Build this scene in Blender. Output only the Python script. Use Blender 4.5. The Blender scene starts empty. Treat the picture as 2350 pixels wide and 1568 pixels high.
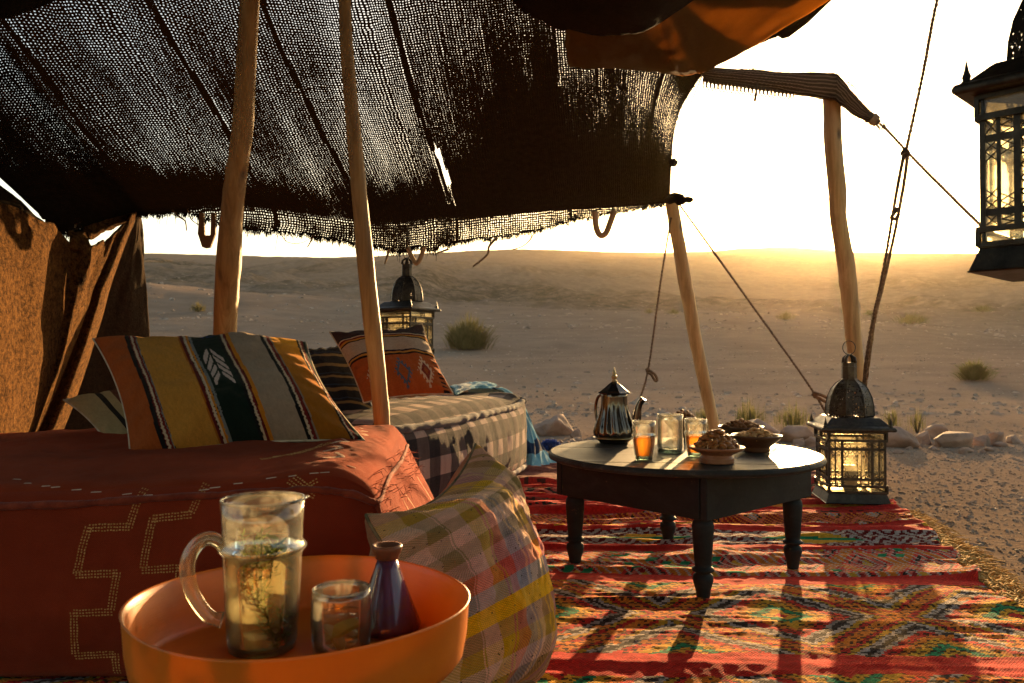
import bpy, bmesh, math, random
import numpy as np
from mathutils import Vector, Matrix, Euler
from mathutils.bvhtree import BVHTree
random.seed(7)
SC = bpy.context.scene
COL = SC.collection
# ------------------------------------------------------------------ camera
F = 1846.0            # focal length in units of a 2350 px wide frame
CAMZ = 0.70
PITCH = math.radians(0.869)
cd = bpy.data.cameras.new('camera')
cam = bpy.data.objects.new('camera', cd); COL.objects.link(cam)
cam.location = (0, 0, CAMZ)
cam.rotation_euler = (math.pi / 2 + PITCH, 0, 0)
cd.sensor_width = 36.0
cd.lens = F / 2350 * 36
cd.clip_start = 0.02
cd.clip_end = 5000
cd.dof.use_dof = True
cd.dof.focus_distance = 2.35
cd.dof.aperture_fstop = 9.0
SC.camera = cam
# ------------------------------------------------------------------ light
SUN_AZ, SUN_EL = math.radians(19.7), math.radians(7.5)
W = bpy.data.worlds.new('World'); SC.world = W; W.use_nodes = True
wn = W.node_tree; wn.nodes.clear()
sky = wn.nodes.new('ShaderNodeTexSky'); sky.sky_type = 'NISHITA'
sky.sun_disc = False
sky.sun_elevation = SUN_EL
sky.sun_rotation = SUN_AZ
sky.air_density = 1.0; sky.dust_density = 2.5; sky.ozone_density = 0.4
bg = wn.nodes.new('ShaderNodeBackground'); bg.inputs[1].default_value = 0.10
wo = wn.nodes.new('ShaderNodeOutputWorld')
wn.links.new(sky.outputs[0], bg.inputs[0]); wn.links.new(bg.outputs[0], wo.inputs[0])
sl = bpy.data.lights.new('sun', 'SUN'); sl.energy = 5.0; sl.angle = math.radians(0.5)
sl.color = (1.0, 0.62, 0.27)
sun = bpy.data.objects.new('sun', sl); COL.objects.link(sun)
sdir = Vector((math.sin(SUN_AZ) * math.cos(SUN_EL), math.cos(SUN_AZ) * math.cos(SUN_EL), math.sin(SUN_EL)))
sun.rotation_euler = (-sdir).to_track_quat('-Z', 'Y').to_euler()
sun.location = (4, 12, 6)
vs = SC.view_settings
vs.view_transform = 'Standard'; vs.look = 'None'; vs.gamma = 1.0; vs.use_curve_mapping = False
vs.exposure = 1.95
cy = SC.cycles
cy.use_denoising = True
cy.max_bounces = 8; cy.diffuse_bounces = 4; cy.glossy_bounces = 4; cy.transmission_bounces = 6
cy.transparent_max_bounces = 24; cy.volume_bounces = 0
cy.sample_clamp_indirect = 6.0
cy.caustics_reflective = False

# ------------------------------------------------------------------ helpers
cp_, sp_ = math.cos(PITCH), math.sin(PITCH)
def ray(px, py):
    x = (px - 1175) / F; u = (784 - py) / F
    return Vector((x, cp_ - sp_ * u, sp_ + cp_ * u))
def at(px, py, Y):
    d = ray(px, py); k = Y / d.y
    return Vector((d.x * k, Y, CAMZ + d.z * k))
def gnd(px, py, z=0.0):
    d = ray(px, py); k = (z - CAMZ) / d.z
    return Vector((d.x * k, d.y * k, z))

def _hash(ix, iy, seed):
    h = np.sin(ix * 127.1 + iy * 311.7 + seed * 74.7) * 43758.5453
    return h - np.floor(h)
def vnoise(x, y, seed=0):
    x = np.asarray(x, float); y = np.asarray(y, float)
    ix = np.floor(x); iy = np.floor(y); fx = x - ix; fy = y - iy
    fx = fx * fx * fx * (fx * (fx * 6 - 15) + 10); fy = fy * fy * fy * (fy * (fy * 6 - 15) + 10)
    a = _hash(ix, iy, seed); b = _hash(ix + 1, iy, seed); c = _hash(ix, iy + 1, seed); d = _hash(ix + 1, iy + 1, seed)
    return (a * (1 - fx) + b * fx) * (1 - fy) + (c * (1 - fx) + d * fx) * fy
def fbm(x, y, octv=4, seed=0, ridged=False, gain=.5):
    s = 0; amp = 1; tot = 0; f = 1
    for k in range(octv):
        n = vnoise(x * f + k * 17.3, y * f - k * 9.1, seed + k)
        if ridged: n = 1 - np.abs(2 * n - 1)
        s = s + n * amp; tot += amp; amp *= gain; f *= 2.03
    return s / tot
def sstep(a, b, x):
    t = np.clip((np.asarray(x, float) - a) / (b - a), 0, 1); return t * t * (3 - 2 * t)

def tag(o, label=None, cat=None, group=None, kind=None):
    if label: o['label'] = label
    if cat: o['category'] = cat
    if group: o['group'] = group
    if kind: o['kind'] = kind
    return o
def thing(name, label, cat, loc=(0, 0, 0), rotz=0.0, group=None):
    o = bpy.data.objects.new(name, None); COL.objects.link(o)
    o.empty_display_size = .05
    o.location = loc; o.rotation_euler = (0, 0, rotz)
    return tag(o, label, cat, group)
def link(name, me, mat, parent=None, world=False):
    o = bpy.data.objects.new(name, me); COL.objects.link(o)
    if mat is not None and not me.materials: me.materials.append(mat)
    if parent is not None:
        o.parent = parent
        if world: me.transform(chain(parent).inverted())
    return o
def chain(p):
    m = p.matrix_basis.copy()
    while p.parent: p = p.parent; m = p.matrix_basis @ m
    return m
def copy_tree(o, parent=None):
    c = o.copy(); COL.objects.link(c); c.parent = parent
    for ch in list(o.children): copy_tree(ch, c)
    return c

class MB:
    def __init__(s): s.v = []; s.f = []; s.sm = []
    def add(s, vs_, fs, smooth=True):
        b = len(s.v); s.v += [tuple(p) for p in vs_]
        for f in fs: s.f.append(tuple(b + i for i in f)); s.sm.append(smooth)
        return s
    def box(s, c, size, M=None, smooth=False):
        x, y, z = [k / 2 for k in size]; c = Vector(c)
        p = [Vector((i * x, j * y, k * z)) for i in (-1, 1) for j in (-1, 1) for k in (-1, 1)]
        if M is not None: p = [M @ q for q in p]
        return s.add([q + c for q in p], [(0, 1, 3, 2), (4, 6, 7, 5), (0, 4, 5, 1), (2, 3, 7, 6), (0, 2, 6, 4), (1, 5, 7, 3)], smooth)
    def bar(s, a, b, w, h=None, up=(0, 0, 1)):
        a = Vector(a); b = Vector(b); h = h or w
        d = (b - a); L = d.length; d = d / L; upv = Vector(up)
        sd = d.cross(upv)
        if sd.length < 1e-4: sd = d.cross(Vector((0, 1, 0)))
        sd.normalize(); u = sd.cross(d)
        M = Matrix((sd, d, u)).transposed()
        return s.box((a + b) / 2, (w, L, h), M)
    def tube(s, pts, r, seg=10, caps=True, smooth=True, closed=False):
        pts = [Vector(p) for p in pts]; n = len(pts)
        rr = r if hasattr(r, '__len__') else [r] * n
        T = []
        for i in range(n):
            if closed: t = pts[(i + 1) % n] - pts[i - 1]
            else: t = pts[min(i + 1, n - 1)] - pts[max(i - 1, 0)]
            T.append(t.normalized())
        nrm = T[0].orthogonal().normalized(); V = []
        for i in range(n):
            if i: nrm = (nrm - T[i] * nrm.dot(T[i])); nrm = nrm.normalized() if nrm.length > 1e-6 else T[i].orthogonal().normalized()
            b = T[i].cross(nrm)
            for k in range(seg):
                a = 2 * math.pi * k / seg
                V.append(pts[i] + (nrm * math.cos(a) + b * math.sin(a)) * rr[i])
        Fc = []
        for i in range(n if closed else n - 1):
            j = (i + 1) % n
            for k in range(seg):
                k2 = (k + 1) % seg
                Fc.append((i * seg + k, i * seg + k2, j * seg + k2, j * seg + k))
        if caps and not closed:
            Fc.append(tuple(range(seg - 1, -1, -1))); Fc.append(tuple((n - 1) * seg + k for k in range(seg)))
        return s.add(V, Fc, smooth)
    def lathe(s, prof, seg=32, c=(0, 0, 0), rmod=None, close=False, a0=0.0, smooth=True):
        c = Vector(c); V = []; Fc = []; n = len(prof)
        for i, (r, z) in enumerate(prof):
            for k in range(seg):
                a = a0 + 2 * math.pi * k / seg
                q = r * (rmod(a, z, r) if rmod else 1)
                V.append(c + Vector((q * math.cos(a), q * math.sin(a), z)))
        for i in range(n if close else n - 1):
            j = (i + 1) % n
            for k in range(seg):
                k2 = (k + 1) % seg
                Fc.append((i * seg + k, i * seg + k2, j * seg + k2, j * seg + k))
        if not close:
            if prof[0][0] > 1e-6: Fc.append(tuple(range(seg - 1, -1, -1)))
            if prof[-1][0] > 1e-6: Fc.append(tuple((n - 1) * seg + k for k in range(seg)))
        return s.add(V, Fc, smooth)
    def mesh(s, name):
        me = bpy.data.meshes.new(name); me.from_pydata(s.v, [], s.f); me.update()
        me.polygons.foreach_set('use_smooth', s.sm); return me
    def build(s, name, mat, parent=None, world=False, bevel=0, autos=None):
        me = s.mesh(name)
        o = link(name, me, mat, parent, world)
        if bevel:
            m = o.modifiers.new('bevel', 'BEVEL'); m.width = bevel; m.segments = 2; m.limit_method = 'ANGLE'; m.angle_limit = .6
        return o

def gridmesh(name, P, mat, parent=None, world=False, fcol=None, vcol=None, uv=None, attrs=None, closed=False, smooth=True, flip=False, keep=None, merge=False):
    P = np.asarray(P, float); n, m = P.shape[:2]
    me = bpy.data.meshes.new(name)
    idx = np.arange(n * m).reshape(n, m)
    if closed: idx = np.concatenate([idx, idx[:, :1]], 1)
    q = np.stack([idx[:-1, :-1], idx[:-1, 1:], idx[1:, 1:], idx[1:, :-1]], -1)
    qn, qm = q.shape[:2]
    sel = np.ones((qn, qm), bool) if keep is None else keep
    q = q[sel]
    if flip: q = q[:, ::-1]
    nf = len(q)
    me.vertices.add(n * m); me.vertices.foreach_set('co', P.reshape(-1))
    me.loops.add(nf * 4); me.loops.foreach_set('vertex_index', q.reshape(-1).astype(np.int32))
    me.polygons.add(nf); me.polygons.foreach_set('loop_start', np.arange(nf, dtype=np.int32) * 4)
    me.polygons.foreach_set('use_smooth', np.full(nf, smooth))
    me.update(calc_edges=True)
    if fcol is not None:
        a = me.color_attributes.new('Col', 'FLOAT_COLOR', 'CORNER')
        c = np.ones((nf, 4, 4), np.float32); c[:, :, :3] = np.asarray(fcol)[sel][:, None, :]
        a.data.foreach_set('color', c.reshape(-1))
    if vcol is not None:
        a = me.color_attributes.new('Col', 'FLOAT_COLOR', 'POINT')
        c = np.ones((n * m, 4), np.float32); c[:, :3] = np.asarray(vcol).reshape(-1, 3)
        a.data.foreach_set('color', c.reshape(-1))
    if uv is not None:
        l = me.uv_layers.new(name='UVMap')
        l.data.foreach_set('uv', np.asarray(uv, np.float32).reshape(-1, 2)[q.reshape(-1)].reshape(-1))
    for k, v in (attrs or {}).items():
        a = me.attributes.new(k, 'FLOAT', 'POINT'); a.data.foreach_set('value', np.asarray(v, np.float32).reshape(-1))
    return link(name, me, mat, parent, world)

# ------------------------------------------------------------------ materials
class NT:
    def __init__(s, name):
        s.m = bpy.data.materials.new(name); s.m.use_nodes = True; s.t = s.m.node_tree; s.t.nodes.clear()
        s.out = s.t.nodes.new('ShaderNodeOutputMaterial')
    def n(s, typ, ins=None, **pr):
        nd = s.t.nodes.new('ShaderNode' + typ)
        for k, v in pr.items(): setattr(nd, k, v)
        for k, v in (ins or {}).items():
            sk = nd.inputs[k]
            if hasattr(v, 'links'): s.t.links.new(v, sk)
            else: sk.default_value = (tuple(v) + (1,)) if (hasattr(v, '__len__') and len(v) == 3 and sk.type == 'RGBA') else v
        return nd
    def math(s, op, a, b=0.0, c=0.0, clamp=False):
        return s.n('Math', {0: a, 1: b, 2: c}, operation=op, use_clamp=clamp).outputs[0]
    def noise(s, vec, scale, detail=4, rough=.55, dist=0):
        return s.n('TexNoise', {'Vector': vec, 'Scale': scale, 'Detail': detail, 'Roughness': rough, 'Distortion': dist}).outputs[0]
    def ramp(s, fac, stops, interp='LINEAR'):
        nd = s.n('ValToRGB', {0: fac}); cr = nd.color_ramp; cr.interpolation = interp
        while len(cr.elements) < len(stops): cr.elements.new(.5)
        for e, (p, c) in zip(cr.elements, stops):
            e.position = p; e.color = (tuple(c) + (1,)) if hasattr(c, '__len__') else (c, c, c, 1)
        return nd.outputs[0]
    def mix(s, fac, a, b, mode='MIX'):
        nd = s.n('Mix', {0: fac}, data_type='RGBA', blend_type=mode)
        for i, v in ((6, a), (7, b)):
            if hasattr(v, 'links'): s.t.links.new(v, nd.inputs[i])
            else: nd.inputs[i].default_value = tuple(v) + (1,) if len(v) == 3 else v
        return nd.outputs[2]
    def bump(s, h, strength=.5, dist=.01, normal=None):
        ins = {'Height': h, 'Strength': strength, 'Distance': dist}
        if normal is not None: ins['Normal'] = normal
        return s.n('Bump', ins).outputs[0]
    def done(s, shader, vol=None):
        if shader is not None: s.t.links.new(shader, s.out.inputs[0])
        if vol is not None: s.t.links.new(vol, s.out.inputs[1])
        return s.m
    def obj(s): return s.n('TexCoord').outputs['Object']
    def uv(s): return s.n('TexCoord').outputs['UV']
    def bsdf(s, **k):
        return s.n('BsdfPrincipled', {kk.replace('_', ' '): v for kk, v in k.items()}).outputs[0]

def mat_plain(name, c1, c2, scale=8, rough=.7, bump=.3, bscale=40, bdist=.004, metallic=0.0, stops=(.35, .65), sheen=0.0, detail=6, stretch=None, coat=0.0, spec=.2):
    t = NT(name); v = t.obj()
    if stretch: v = t.n('Mapping', {'Vector': v, 'Scale': stretch}).outputs[0]
    c = t.ramp(t.noise(v, scale, detail), [(stops[0], c1), (stops[1], c2)])
    nb = t.bump(t.noise(v, bscale, 5), bump, bdist)
    r = t.math('MULTIPLY_ADD', t.noise(v, scale * 2.3, 4), .25, rough - .12, clamp=True)
    return t.done(t.bsdf(Base_Color=c, Roughness=r, Normal=nb, Metallic=metallic, Sheen_Weight=sheen * .2, Coat_Weight=coat, Specular_IOR_Level=spec))

def mat_cloth(name, weave=260., var=.35, sheen=.4, bump=.5, fuzz=900, rough=.95, attr='Col', wcon=.35, fade=None):
    """woven wool: colour from the woven pattern stored on the mesh, thread relief and worn patches on top"""
    t = NT(name); uv = t.uv()
    a = t.n('Attribute', attribute_name=attr).outputs['Color']
    sp = t.n('SeparateXYZ', {0: uv})
    w1 = t.math('SINE', t.math('MULTIPLY', sp.outputs[0], weave * 6.283))
    w2 = t.math('SINE', t.math('MULTIPLY', sp.outputs[1], weave * 6.283))
    w = t.math('MULTIPLY', w1, w2)
    n1 = t.noise(uv, 9, 5); n2 = t.noise(uv, 420, 3, .7)
    k = t.math('MULTIPLY_ADD', n1, var * 2, 1 - var)
    k = t.math('MULTIPLY', k, t.math('MULTIPLY_ADD', n2, .9, .55))
    k = t.math('MULTIPLY', k, t.math('MULTIPLY_ADD', w, wcon, 1.0))
    c = t.mix(1.0, a, t.n('CombineColor', {0: k, 1: k, 2: k}).outputs[0], 'MULTIPLY')
    h = t.math('ADD', t.math('MULTIPLY', w, .6), t.math('MULTIPLY', n2, 1.2))
    nb = t.bump(h, bump, .002)
    return t.done(t.bsdf(Base_Color=c, Roughness=rough, Normal=nb, Sheen_Weight=sheen * .18, Sheen_Roughness=.3, Sheen_Tint=(1, .85, .6), Specular_IOR_Level=.06))
# ------------------------------------------------------------------ terrain
def ground_mat():
    t = NT('desert_ground'); v = t.obj()
    big = t.noise(v, .05, 6, .6); mid = t.noise(v, .6, 6, .6); fine = t.noise(v, 14, 6, .7)
    c = t.ramp(big, [(.3, (0.1888, 0.1308, 0.0887)), (.55, (0.2381, 0.1693, 0.1158)), (.72, (0.1583, 0.1085, 0.0719))])
    c = t.mix(t.math('MULTIPLY', t.ramp(mid, [(.42, 0.), (.62, 1.)]), .45), c, (0.1388, 0.1009, 0.0719))
    c = t.mix(t.math('MULTIPLY', t.ramp(fine, [(.5, 0.), (.68, 1.)]), .55), c, (0.2782, 0.2155, 0.1590))
    vo = t.n('TexVoronoi', {'Vector': v, 'Scale': 5.0, 'Randomness': 1.0}).outputs[0]
    peb = t.ramp(vo, [(.06, 1.), (.12, 0.)])
    c = t.mix(t.math('MULTIPLY', peb, .5), c, (0.0991, 0.0705, 0.0541))
    tr_ = t.noise(t.n('Mapping', {'Vector': v, 'Scale': (.6, .9, 1)}).outputs[0], .5, 8, .7, 1.2)
    c = t.mix(t.math('MULTIPLY', t.ramp(tr_, [(.52, 0.), (.62, 1.)]), .22), c, (0.1136, 0.0831, 0.0600))
    # scrub-darkened, eroded ground on the hills
    a = t.n('Attribute', attribute_name='scrub').outputs['Fac']
    sn = t.noise(v, .35, 8, .75)
    sm = t.math('MULTIPLY', a, t.ramp(sn, [(.38, 0.), (.58, 1.)]))
    c = t.mix(sm, c, (.070, .056, .034))
    h = t.math('ADD', t.math('MULTIPLY', fine, .5), t.math('MULTIPLY', mid, 1.5))
    h = t.math('ADD', h, t.math('MULTIPLY', t.noise(v, 60, 4, .7), .25))
    nb = t.bump(h, .6, .03)
    return t.done(t.bsdf(Base_Color=c, Roughness=.95, Normal=nb, Specular_IOR_Level=.0))

def interp_px(px, xs, ys):
    # smooth profile over image columns
    return np.interp(px, xs, ys)
def terrain(th, r):
    """height over azimuth th (0 = straight ahead) and distance r"""
    px = 1175 + F * np.tan(np.clip(th, -1.25, 1.25))
    def zz(xs, ys, R): return CAMZ + (812 - np.interp(px, xs, ys)) / F * R * np.cos(np.clip(th, -1.1, 1.1))
    ctrl_r = [0, 8, 14, 26, 48, 78, 92, 112, 150, 205, 250, 275, 350, 420, 900, 2500]
    X = [-1200, 340, 560, 760, 1000, 1250, 1600, 1800, 2000, 2350, 3600]
    z = [0 * th, 0 * th, 0 * th + .05, 0 * th + .62,
         zz(X, [735, 735, 735, 742, 748, 752, 752, 752, 758, 778, 778], 48),
         zz(X, [650, 652, 668, 684, 700, 710, 716, 722, 740, 760, 760], 78)]
    z.append(z[-1] + .2)
    z.append(zz(X, [652, 652, 680, 690, 706, 716, 720, 726, 742, 762, 762], 112))
    z.append(zz(X, [640, 640, 648, 650, 668, 692, 706, 712, 716, 720, 720], 150))
    z.append(zz(X, [622, 622, 636, 615, 622, 655, 690, 700, 694, 676, 676], 205))
    z.append(zz(X, [606, 606, 622, 603, 602, 630, 662, 672, 668, 650, 650], 250))
    z.append(zz(X, [606, 608, 622, 606, 600, 612, 640, 648, 646, 630, 630], 275))
    X2 = [-1200, 345, 560, 760, 900, 1050, 1200, 1400, 1540, 1620, 1700, 1800, 1900, 1960, 2100, 2350, 3600]
    z.append(zz(X2, [583, 583, 587, 591, 586, 576, 571, 578, 580, 577, 569, 566, 572, 578, 581, 582, 582], 350))
    z.append(z[-1] - 1.0); z.append(z[-2] - 25); z.append(z[-3] - 60)
    lr = np.log(np.maximum(r, 1.0)); cl = np.log(np.maximum(np.array(ctrl_r, float), 1.0))
    Z = np.stack(z, 0)
    out = np.zeros_like(th)
    for i in range(len(ctrl_r) - 1):
        m = (r >= ctrl_r[i]) & (r <= ctrl_r[i + 1])
        t_ = (lr - cl[i]) / (cl[i + 1] - cl[i] + 1e-9); t_ = np.clip(t_, 0, 1)
        if i not in (11,): t_ = .5 * t_ + .5 * t_ * t_ * (3 - 2 * t_)
        out = np.where(m, Z[i] * (1 - t_) + Z[i + 1] * t_, out)
    x = r * np.sin(th); y = r * np.cos(th)
    out += (fbm(x * .9, y * .9, 4, 3) - .5) * .05 * sstep(5.5, 12, r)
    out += (fbm(x * .12, y * .12, 4, 5) - .5) * .7 * sstep(14, 60, r)
    er = sstep(88, 125, r) * (1 - sstep(255, 300, r)) * (1 - .75 * np.exp(-((px - 1720) / 230) ** 2) * sstep(150, 220, r))
    # gullies running down towards the plain, twisting
    g = fbm(x * .035 + .5 * fbm(x * .02, y * .02, 3, 41), y * .022, 5, 11, ridged=True)
    out += er * (g - .55) * 4.5 + er * (fbm(x * .15, y * .15, 4, 13) - .5) * 2.2
    out += (fbm(x * .012, y * .012, 3, 21) - .5) * 3.0 * sstep(285, 330, r) * (1 - sstep(335, 349, r))
    er = er * (.3 + .7 * sstep(.40, .68, fbm(x * .018, y * .018, 3, 77)))
    return out, er

az = np.concatenate([np.radians(np.linspace(-180, -46, 30)), np.radians(np.linspace(-45, 45, 620)), np.radians(np.linspace(46, 180, 30))])
rr = np.concatenate([np.geomspace(.3, 8, 40), np.geomspace(8.3, 80, 110), np.linspace(81, 130, 60), np.linspace(131.5, 290, 110), np.linspace(293, 349, 25),
                     [350, 352, 356, 364, 380, 420]])
TH, RR = np.meshgrid(az, rr)
Zt, ER = terrain(TH, RR)
Pg = np.stack([RR * np.sin(TH), RR * np.cos(TH), Zt - .006], -1)
ground = gridmesh('ground', Pg, ground_mat(), attrs={'scrub': ER}, flip=True)
tag(ground, 'dry sandy desert ground rising to eroded hills and a smooth ridge', kind='structure')
def tz(x, y):
    z, _ = terrain(np.array([math.atan2(x, y)]), np.array([math.hypot(x, y)])); return float(z[0]) - .006
def hit(px, py, rmin=5, rmax=345):
    """where the line of sight through a picture point meets the terrain"""
    d = np.array(ray(px, py)); k = np.geomspace(rmin, rmax, 1500)
    x, y, z = d[0] * k, d[1] * k, CAMZ + d[2] * k
    tzv = terrain(np.arctan2(x, y), np.hypot(x, y))[0] - .006
    i = int(np.argmax(z < tzv))
    return Vector((x[i], y[i], tzv[i]))

# loose gravel and chips on the bare ground right of the rug and beyond it
def make_gravel():
    rng = np.random.default_rng(5)
    VV_, FF_ = [], []
    shape = np.array([(-1, -.6, 0), (.2, -1, 0), (1, .1, 0), (-.1, 1, 0), (-.5, -.2, 1), (.45, .25, .9)])
    tris = np.array([(0, 1, 4), (1, 5, 4), (1, 2, 5), (2, 3, 5), (3, 4, 5), (3, 0, 4)])
    def chips(x, y, smin, smax, pw=4):
        n = len(x); z = terrain(np.arctan2(x, y), np.hypot(x, y))[0] - .006
        s_ = smin + (smax - smin) * rng.random(n) ** pw; a = rng.random(n) * 6.283; ca, sa = np.cos(a), np.sin(a)
        sx, sy, sz = s_ * (.6 + rng.random(n)), s_ * (.4 + .5 * rng.random(n)), s_ * (.25 + .45 * rng.random(n))
        P = shape[None] + np.concatenate([rng.random((n, 6, 2)) * .4 - .2, np.zeros((n, 6, 1))], -1)
        u, v, w = P[..., 0] * sx[:, None], P[..., 1] * sy[:, None], P[..., 2] * sz[:, None]
        Q = np.stack([x[:, None] + u * ca[:, None] - v * sa[:, None], y[:, None] + u * sa[:, None] + v * ca[:, None], (z - sz * .22)[:, None] + w], -1)
        base = sum(len(q) for q in VV_); VV_.append(Q.reshape(-1, 3)); FF_.append((tris[None] + (np.arange(n) * 6)[:, None, None]).reshape(-1, 3) + base)
    y = 1.3 + 5.5 * rng.random(30000) ** 1.1; chips(.7 + .245 * y + rng.random(30000) * (1.6 + .35 * y), y, .003, .016)
    y = 5.2 + 5 * rng.random(9000); chips(-2.5 + 7.5 * rng.random(9000), y, .005, .024)
    y = 9 + 34 * rng.random(9000) ** 1.5; chips((rng.random(9000) - .5) * 1.5 * y, y, .012, .075, 3)
    y = 40 + 120 * rng.random(5000); chips((rng.random(5000) - .5) * 1.5 * y, y, .05, .35, 3)
    V = np.concatenate(VV_).tolist(); Fq = np.concatenate(FF_).tolist()
    me = bpy.data.meshes.new('gravel'); me.from_pydata(V, [], Fq); me.update()
    m = mat_plain('gravel_stone', (.15, .11, .08), (.42, .31, .22), scale=2.5, rough=.9, bump=.3, spec=.05)
    return tag(link('gravel', me, m), 'loose gravel and stone chips strewn over the sand', kind='stuff')
make_gravel()

# ------------------------------------------------------------------ stones at the camp edge
stone_mat = mat_plain('sandstone', (.22, .145, .10), (.42, .29, .21), scale=3.0, rough=.9, bump=.9, bscale=9, bdist=.03, spec=.05)
def rock(name, c, size, seed, label, group=None, n=30):
    u = np.linspace(0, math.pi, n)[:, None]; v = np.linspace(0, 2 * math.pi, 2 * n, endpoint=False)[None, :]
    x = np.sin(u) * np.cos(v); y = np.sin(u) * np.sin(v); z = np.cos(u) * np.ones_like(v)
    rg = np.random.default_rng(seed)
    d = np.ones_like(x)
    for k in range(17):   # facets: cut the ball with planes
        nn = rg.normal(size=3); nn /= np.linalg.norm(nn); lim = .42 + .42 * rg.random()
        dp = x * nn[0] + y * nn[1] + z * nn[2]
        d = np.where(dp > 1e-3, np.minimum(d, lim / np.maximum(dp, 1e-3)), d)
    d = 1.25 * d * (1 + .16 * (fbm(x * 3 + seed, y * 3 + z * 2.1, 4, seed) - .5))
    P = np.stack([x * d * size[0], y * d * size[1], (z * d + .36) * size[2]], -1)
    P[..., 2] = np.maximum(P[..., 2], -.03)
    o = gridmesh(name, P, stone_mat, closed=True, flip=True)
    o.location = c; o.rotation_euler = (0, 0, rg.random() * 6.28)
    return tag(o, label, 'stone', group)
big = [ # px, base py, width px, height px, label
 (1268, 1000, 92, 58, 'large brown sandstone boulder beyond the end of the checked pouf'),
 (1322, 1006, 34, 26, 'small rounded stone against the right side of the brown boulder'),
 (1380, 1000, 40, 56, 'upright stone half hidden behind the black teapot'),
 (1745, 1000, 130, 42, 'long low stone behind the almond bowl'),
 (1832, 1014, 86, 40, 'pale stone behind the right end of the table'),
 (1868, 1024, 52, 32, 'small pinkish stone just left of the standing lantern'),
 (2078, 1026, 78, 50, 'rounded stone just right of the standing lantern dome'),
 (2128, 1018, 44, 30, 'wedge stone between the rounded stone and the widest flat one'),
 (2200, 1026, 110, 46, 'widest flat pale stone in the row right of the lantern'),
 (2160, 1006, 70, 42, 'higher stone set behind the widest flat one'),
 (2255, 1022, 46, 30, 'small stone leaning on the widest flat one'),
 (2292, 1020, 46, 36, 'pointed triangular stone near the right picture edge'),
 (2332, 1016, 40, 28, 'last stone of the row at the right picture edge'),
 (1300, 1046, 60, 26, 'flat reddish stone beside the blue pompom'),
]
for i, (px, py, wpx, hpx, lab) in enumerate(big):
    p = gnd(px, py, 0); k = p.y / F
    rock('stone', (p.x, p.y + wpx * k * .3, -.01), (wpx * k * .58, wpx * k * .42, hpx * k * .66), 30 + i, lab)
rs = random.Random(3)
for i in range(26):
    px = rs.choice([rs.uniform(2040, 2345), rs.uniform(1700, 1900), rs.uniform(1230, 1420)]); py = rs.uniform(1008, 1040)
    p = gnd(px, py, 0); s_ = rs.uniform(.03, .075)
    rock('small_stone', (p.x, p.y, -.008), (s_, s_ * .75, s_ * .6), 80 + i, 'small pale stone among the larger stones edging the camp', 'small stones along the camp edge', n=10)

# ------------------------------------------------------------------ desert shrubs
def shrub_mat(name, a, b):
    t = NT(name); v = t.obj()
    c = t.ramp(t.noise(v, 6, 4), [(.3, a), (.7, b)])
    d = t.bsdf(Base_Color=c, Roughness=.9, Specular_IOR_Level=.1)
    tr = t.n('BsdfTranslucent', {'Color': t.mix(.5, c, (.25, .19, .06))}).outputs[0]
    return t.done(t.n('MixShader', {0: .35, 1: d, 2: tr}).outputs[0])
m_sh1 = shrub_mat('shrub_olive', (.10, .095, .035), (.20, .165, .07))
m_sh2 = shrub_mat('shrub_green', (.07, .085, .03), (.15, .15, .06))
m_twig = mat_plain('twig_bark', (.09, .065, .04), (.16, .12, .08), scale=20)
def shrub(name, p, w, h, seed, label, mat, n=900, group=None, cat='shrub', upright=.4):
    rg = random.Random(seed); t = thing(name, label, cat, p, group=group)
    mb = MB(); tw = MB()
    for i in range(n):
        a = rg.uniform(0, 6.283); rad = rg.random() ** .6
        lob = .70 + .20 * math.sin(a * 3 + seed) + .16 * math.sin(a * 7 + 2 * seed) + rg.uniform(-.15, .2)
        bx, by = math.cos(a) * rad * w * .42 * lob, math.sin(a) * rad * w * .38 * lob
        z0 = rg.uniform(0, .62) * h * (1 - .55 * rad * rad)
        L = h * (rg.uniform(.22, .5) if rg.random() < .86 else rg.uniform(.5, .85))
        dx, dy = math.cos(a) * (rad * .8 + rg.uniform(-.35, .35)) * (1 - upright), math.sin(a) * (rad * .8 + rg.uniform(-.35, .35)) * (1 - upright)
        d = Vector((dx, dy, .45 + upright * .6)).normalized() * L
        s_ = Vector((-d.y, d.x, rg.uniform(-.3, .3) * L)); s_ = s_.normalized() * h * .016 * rg.uniform(.7, 1.6) if s_.length > 1e-6 else Vector((h * .016, 0, 0))
        b = Vector((bx, by, z0)); mid = b + d * .55 + Vector((0, 0, L * .05)); e = b + d + Vector((dx, dy, -.2)) * L * .2
        mb.add([b - s_, b + s_, mid + s_ * .8, mid - s_ * .8, e], [(0, 1, 2, 3), (3, 2, 4)], False)
    for i in range(12):
        a = rg.uniform(0, 6.283); e = Vector((math.cos(a) * w * .33, math.sin(a) * w * .3, h * rg.uniform(.4, .7)))
        tw.tube([(0, 0, -.02), e * .5 + Vector((0, 0, h * .12)), e], [h * .02, h * .013, h * .005], 5)
    mb.build('foliage', mat, t); tw.build('stem', m_twig, t)
    return t
def shrub_at(px, py, wpx, hpx, seed, label, mat, n=900, **k):
    p = hit(px, py); s_ = p.y / F
    return shrub('desert_shrub', p, wpx * s_, hpx * s_ * 1.12, seed, label, mat, n, **k)
shrub_at(1075, 803, 132, 66, 1, 'broad olive shrub alone on the sand beyond the diamond cushion', m_sh1, 1700)
shrub_at(2237, 874, 92, 46, 2, 'small dark shrub on the sand at the right of the picture', m_sh2, 1200, upright=.1)
shrub_at(455, 716, 50, 22, 3, 'tiny dry shrub far out, seen left of the thick pole', m_sh1, 300)
shrub_at(1803, 735, 62, 20, 4, 'low dark shrub far off below the setting sun', m_sh1, 400)
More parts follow.
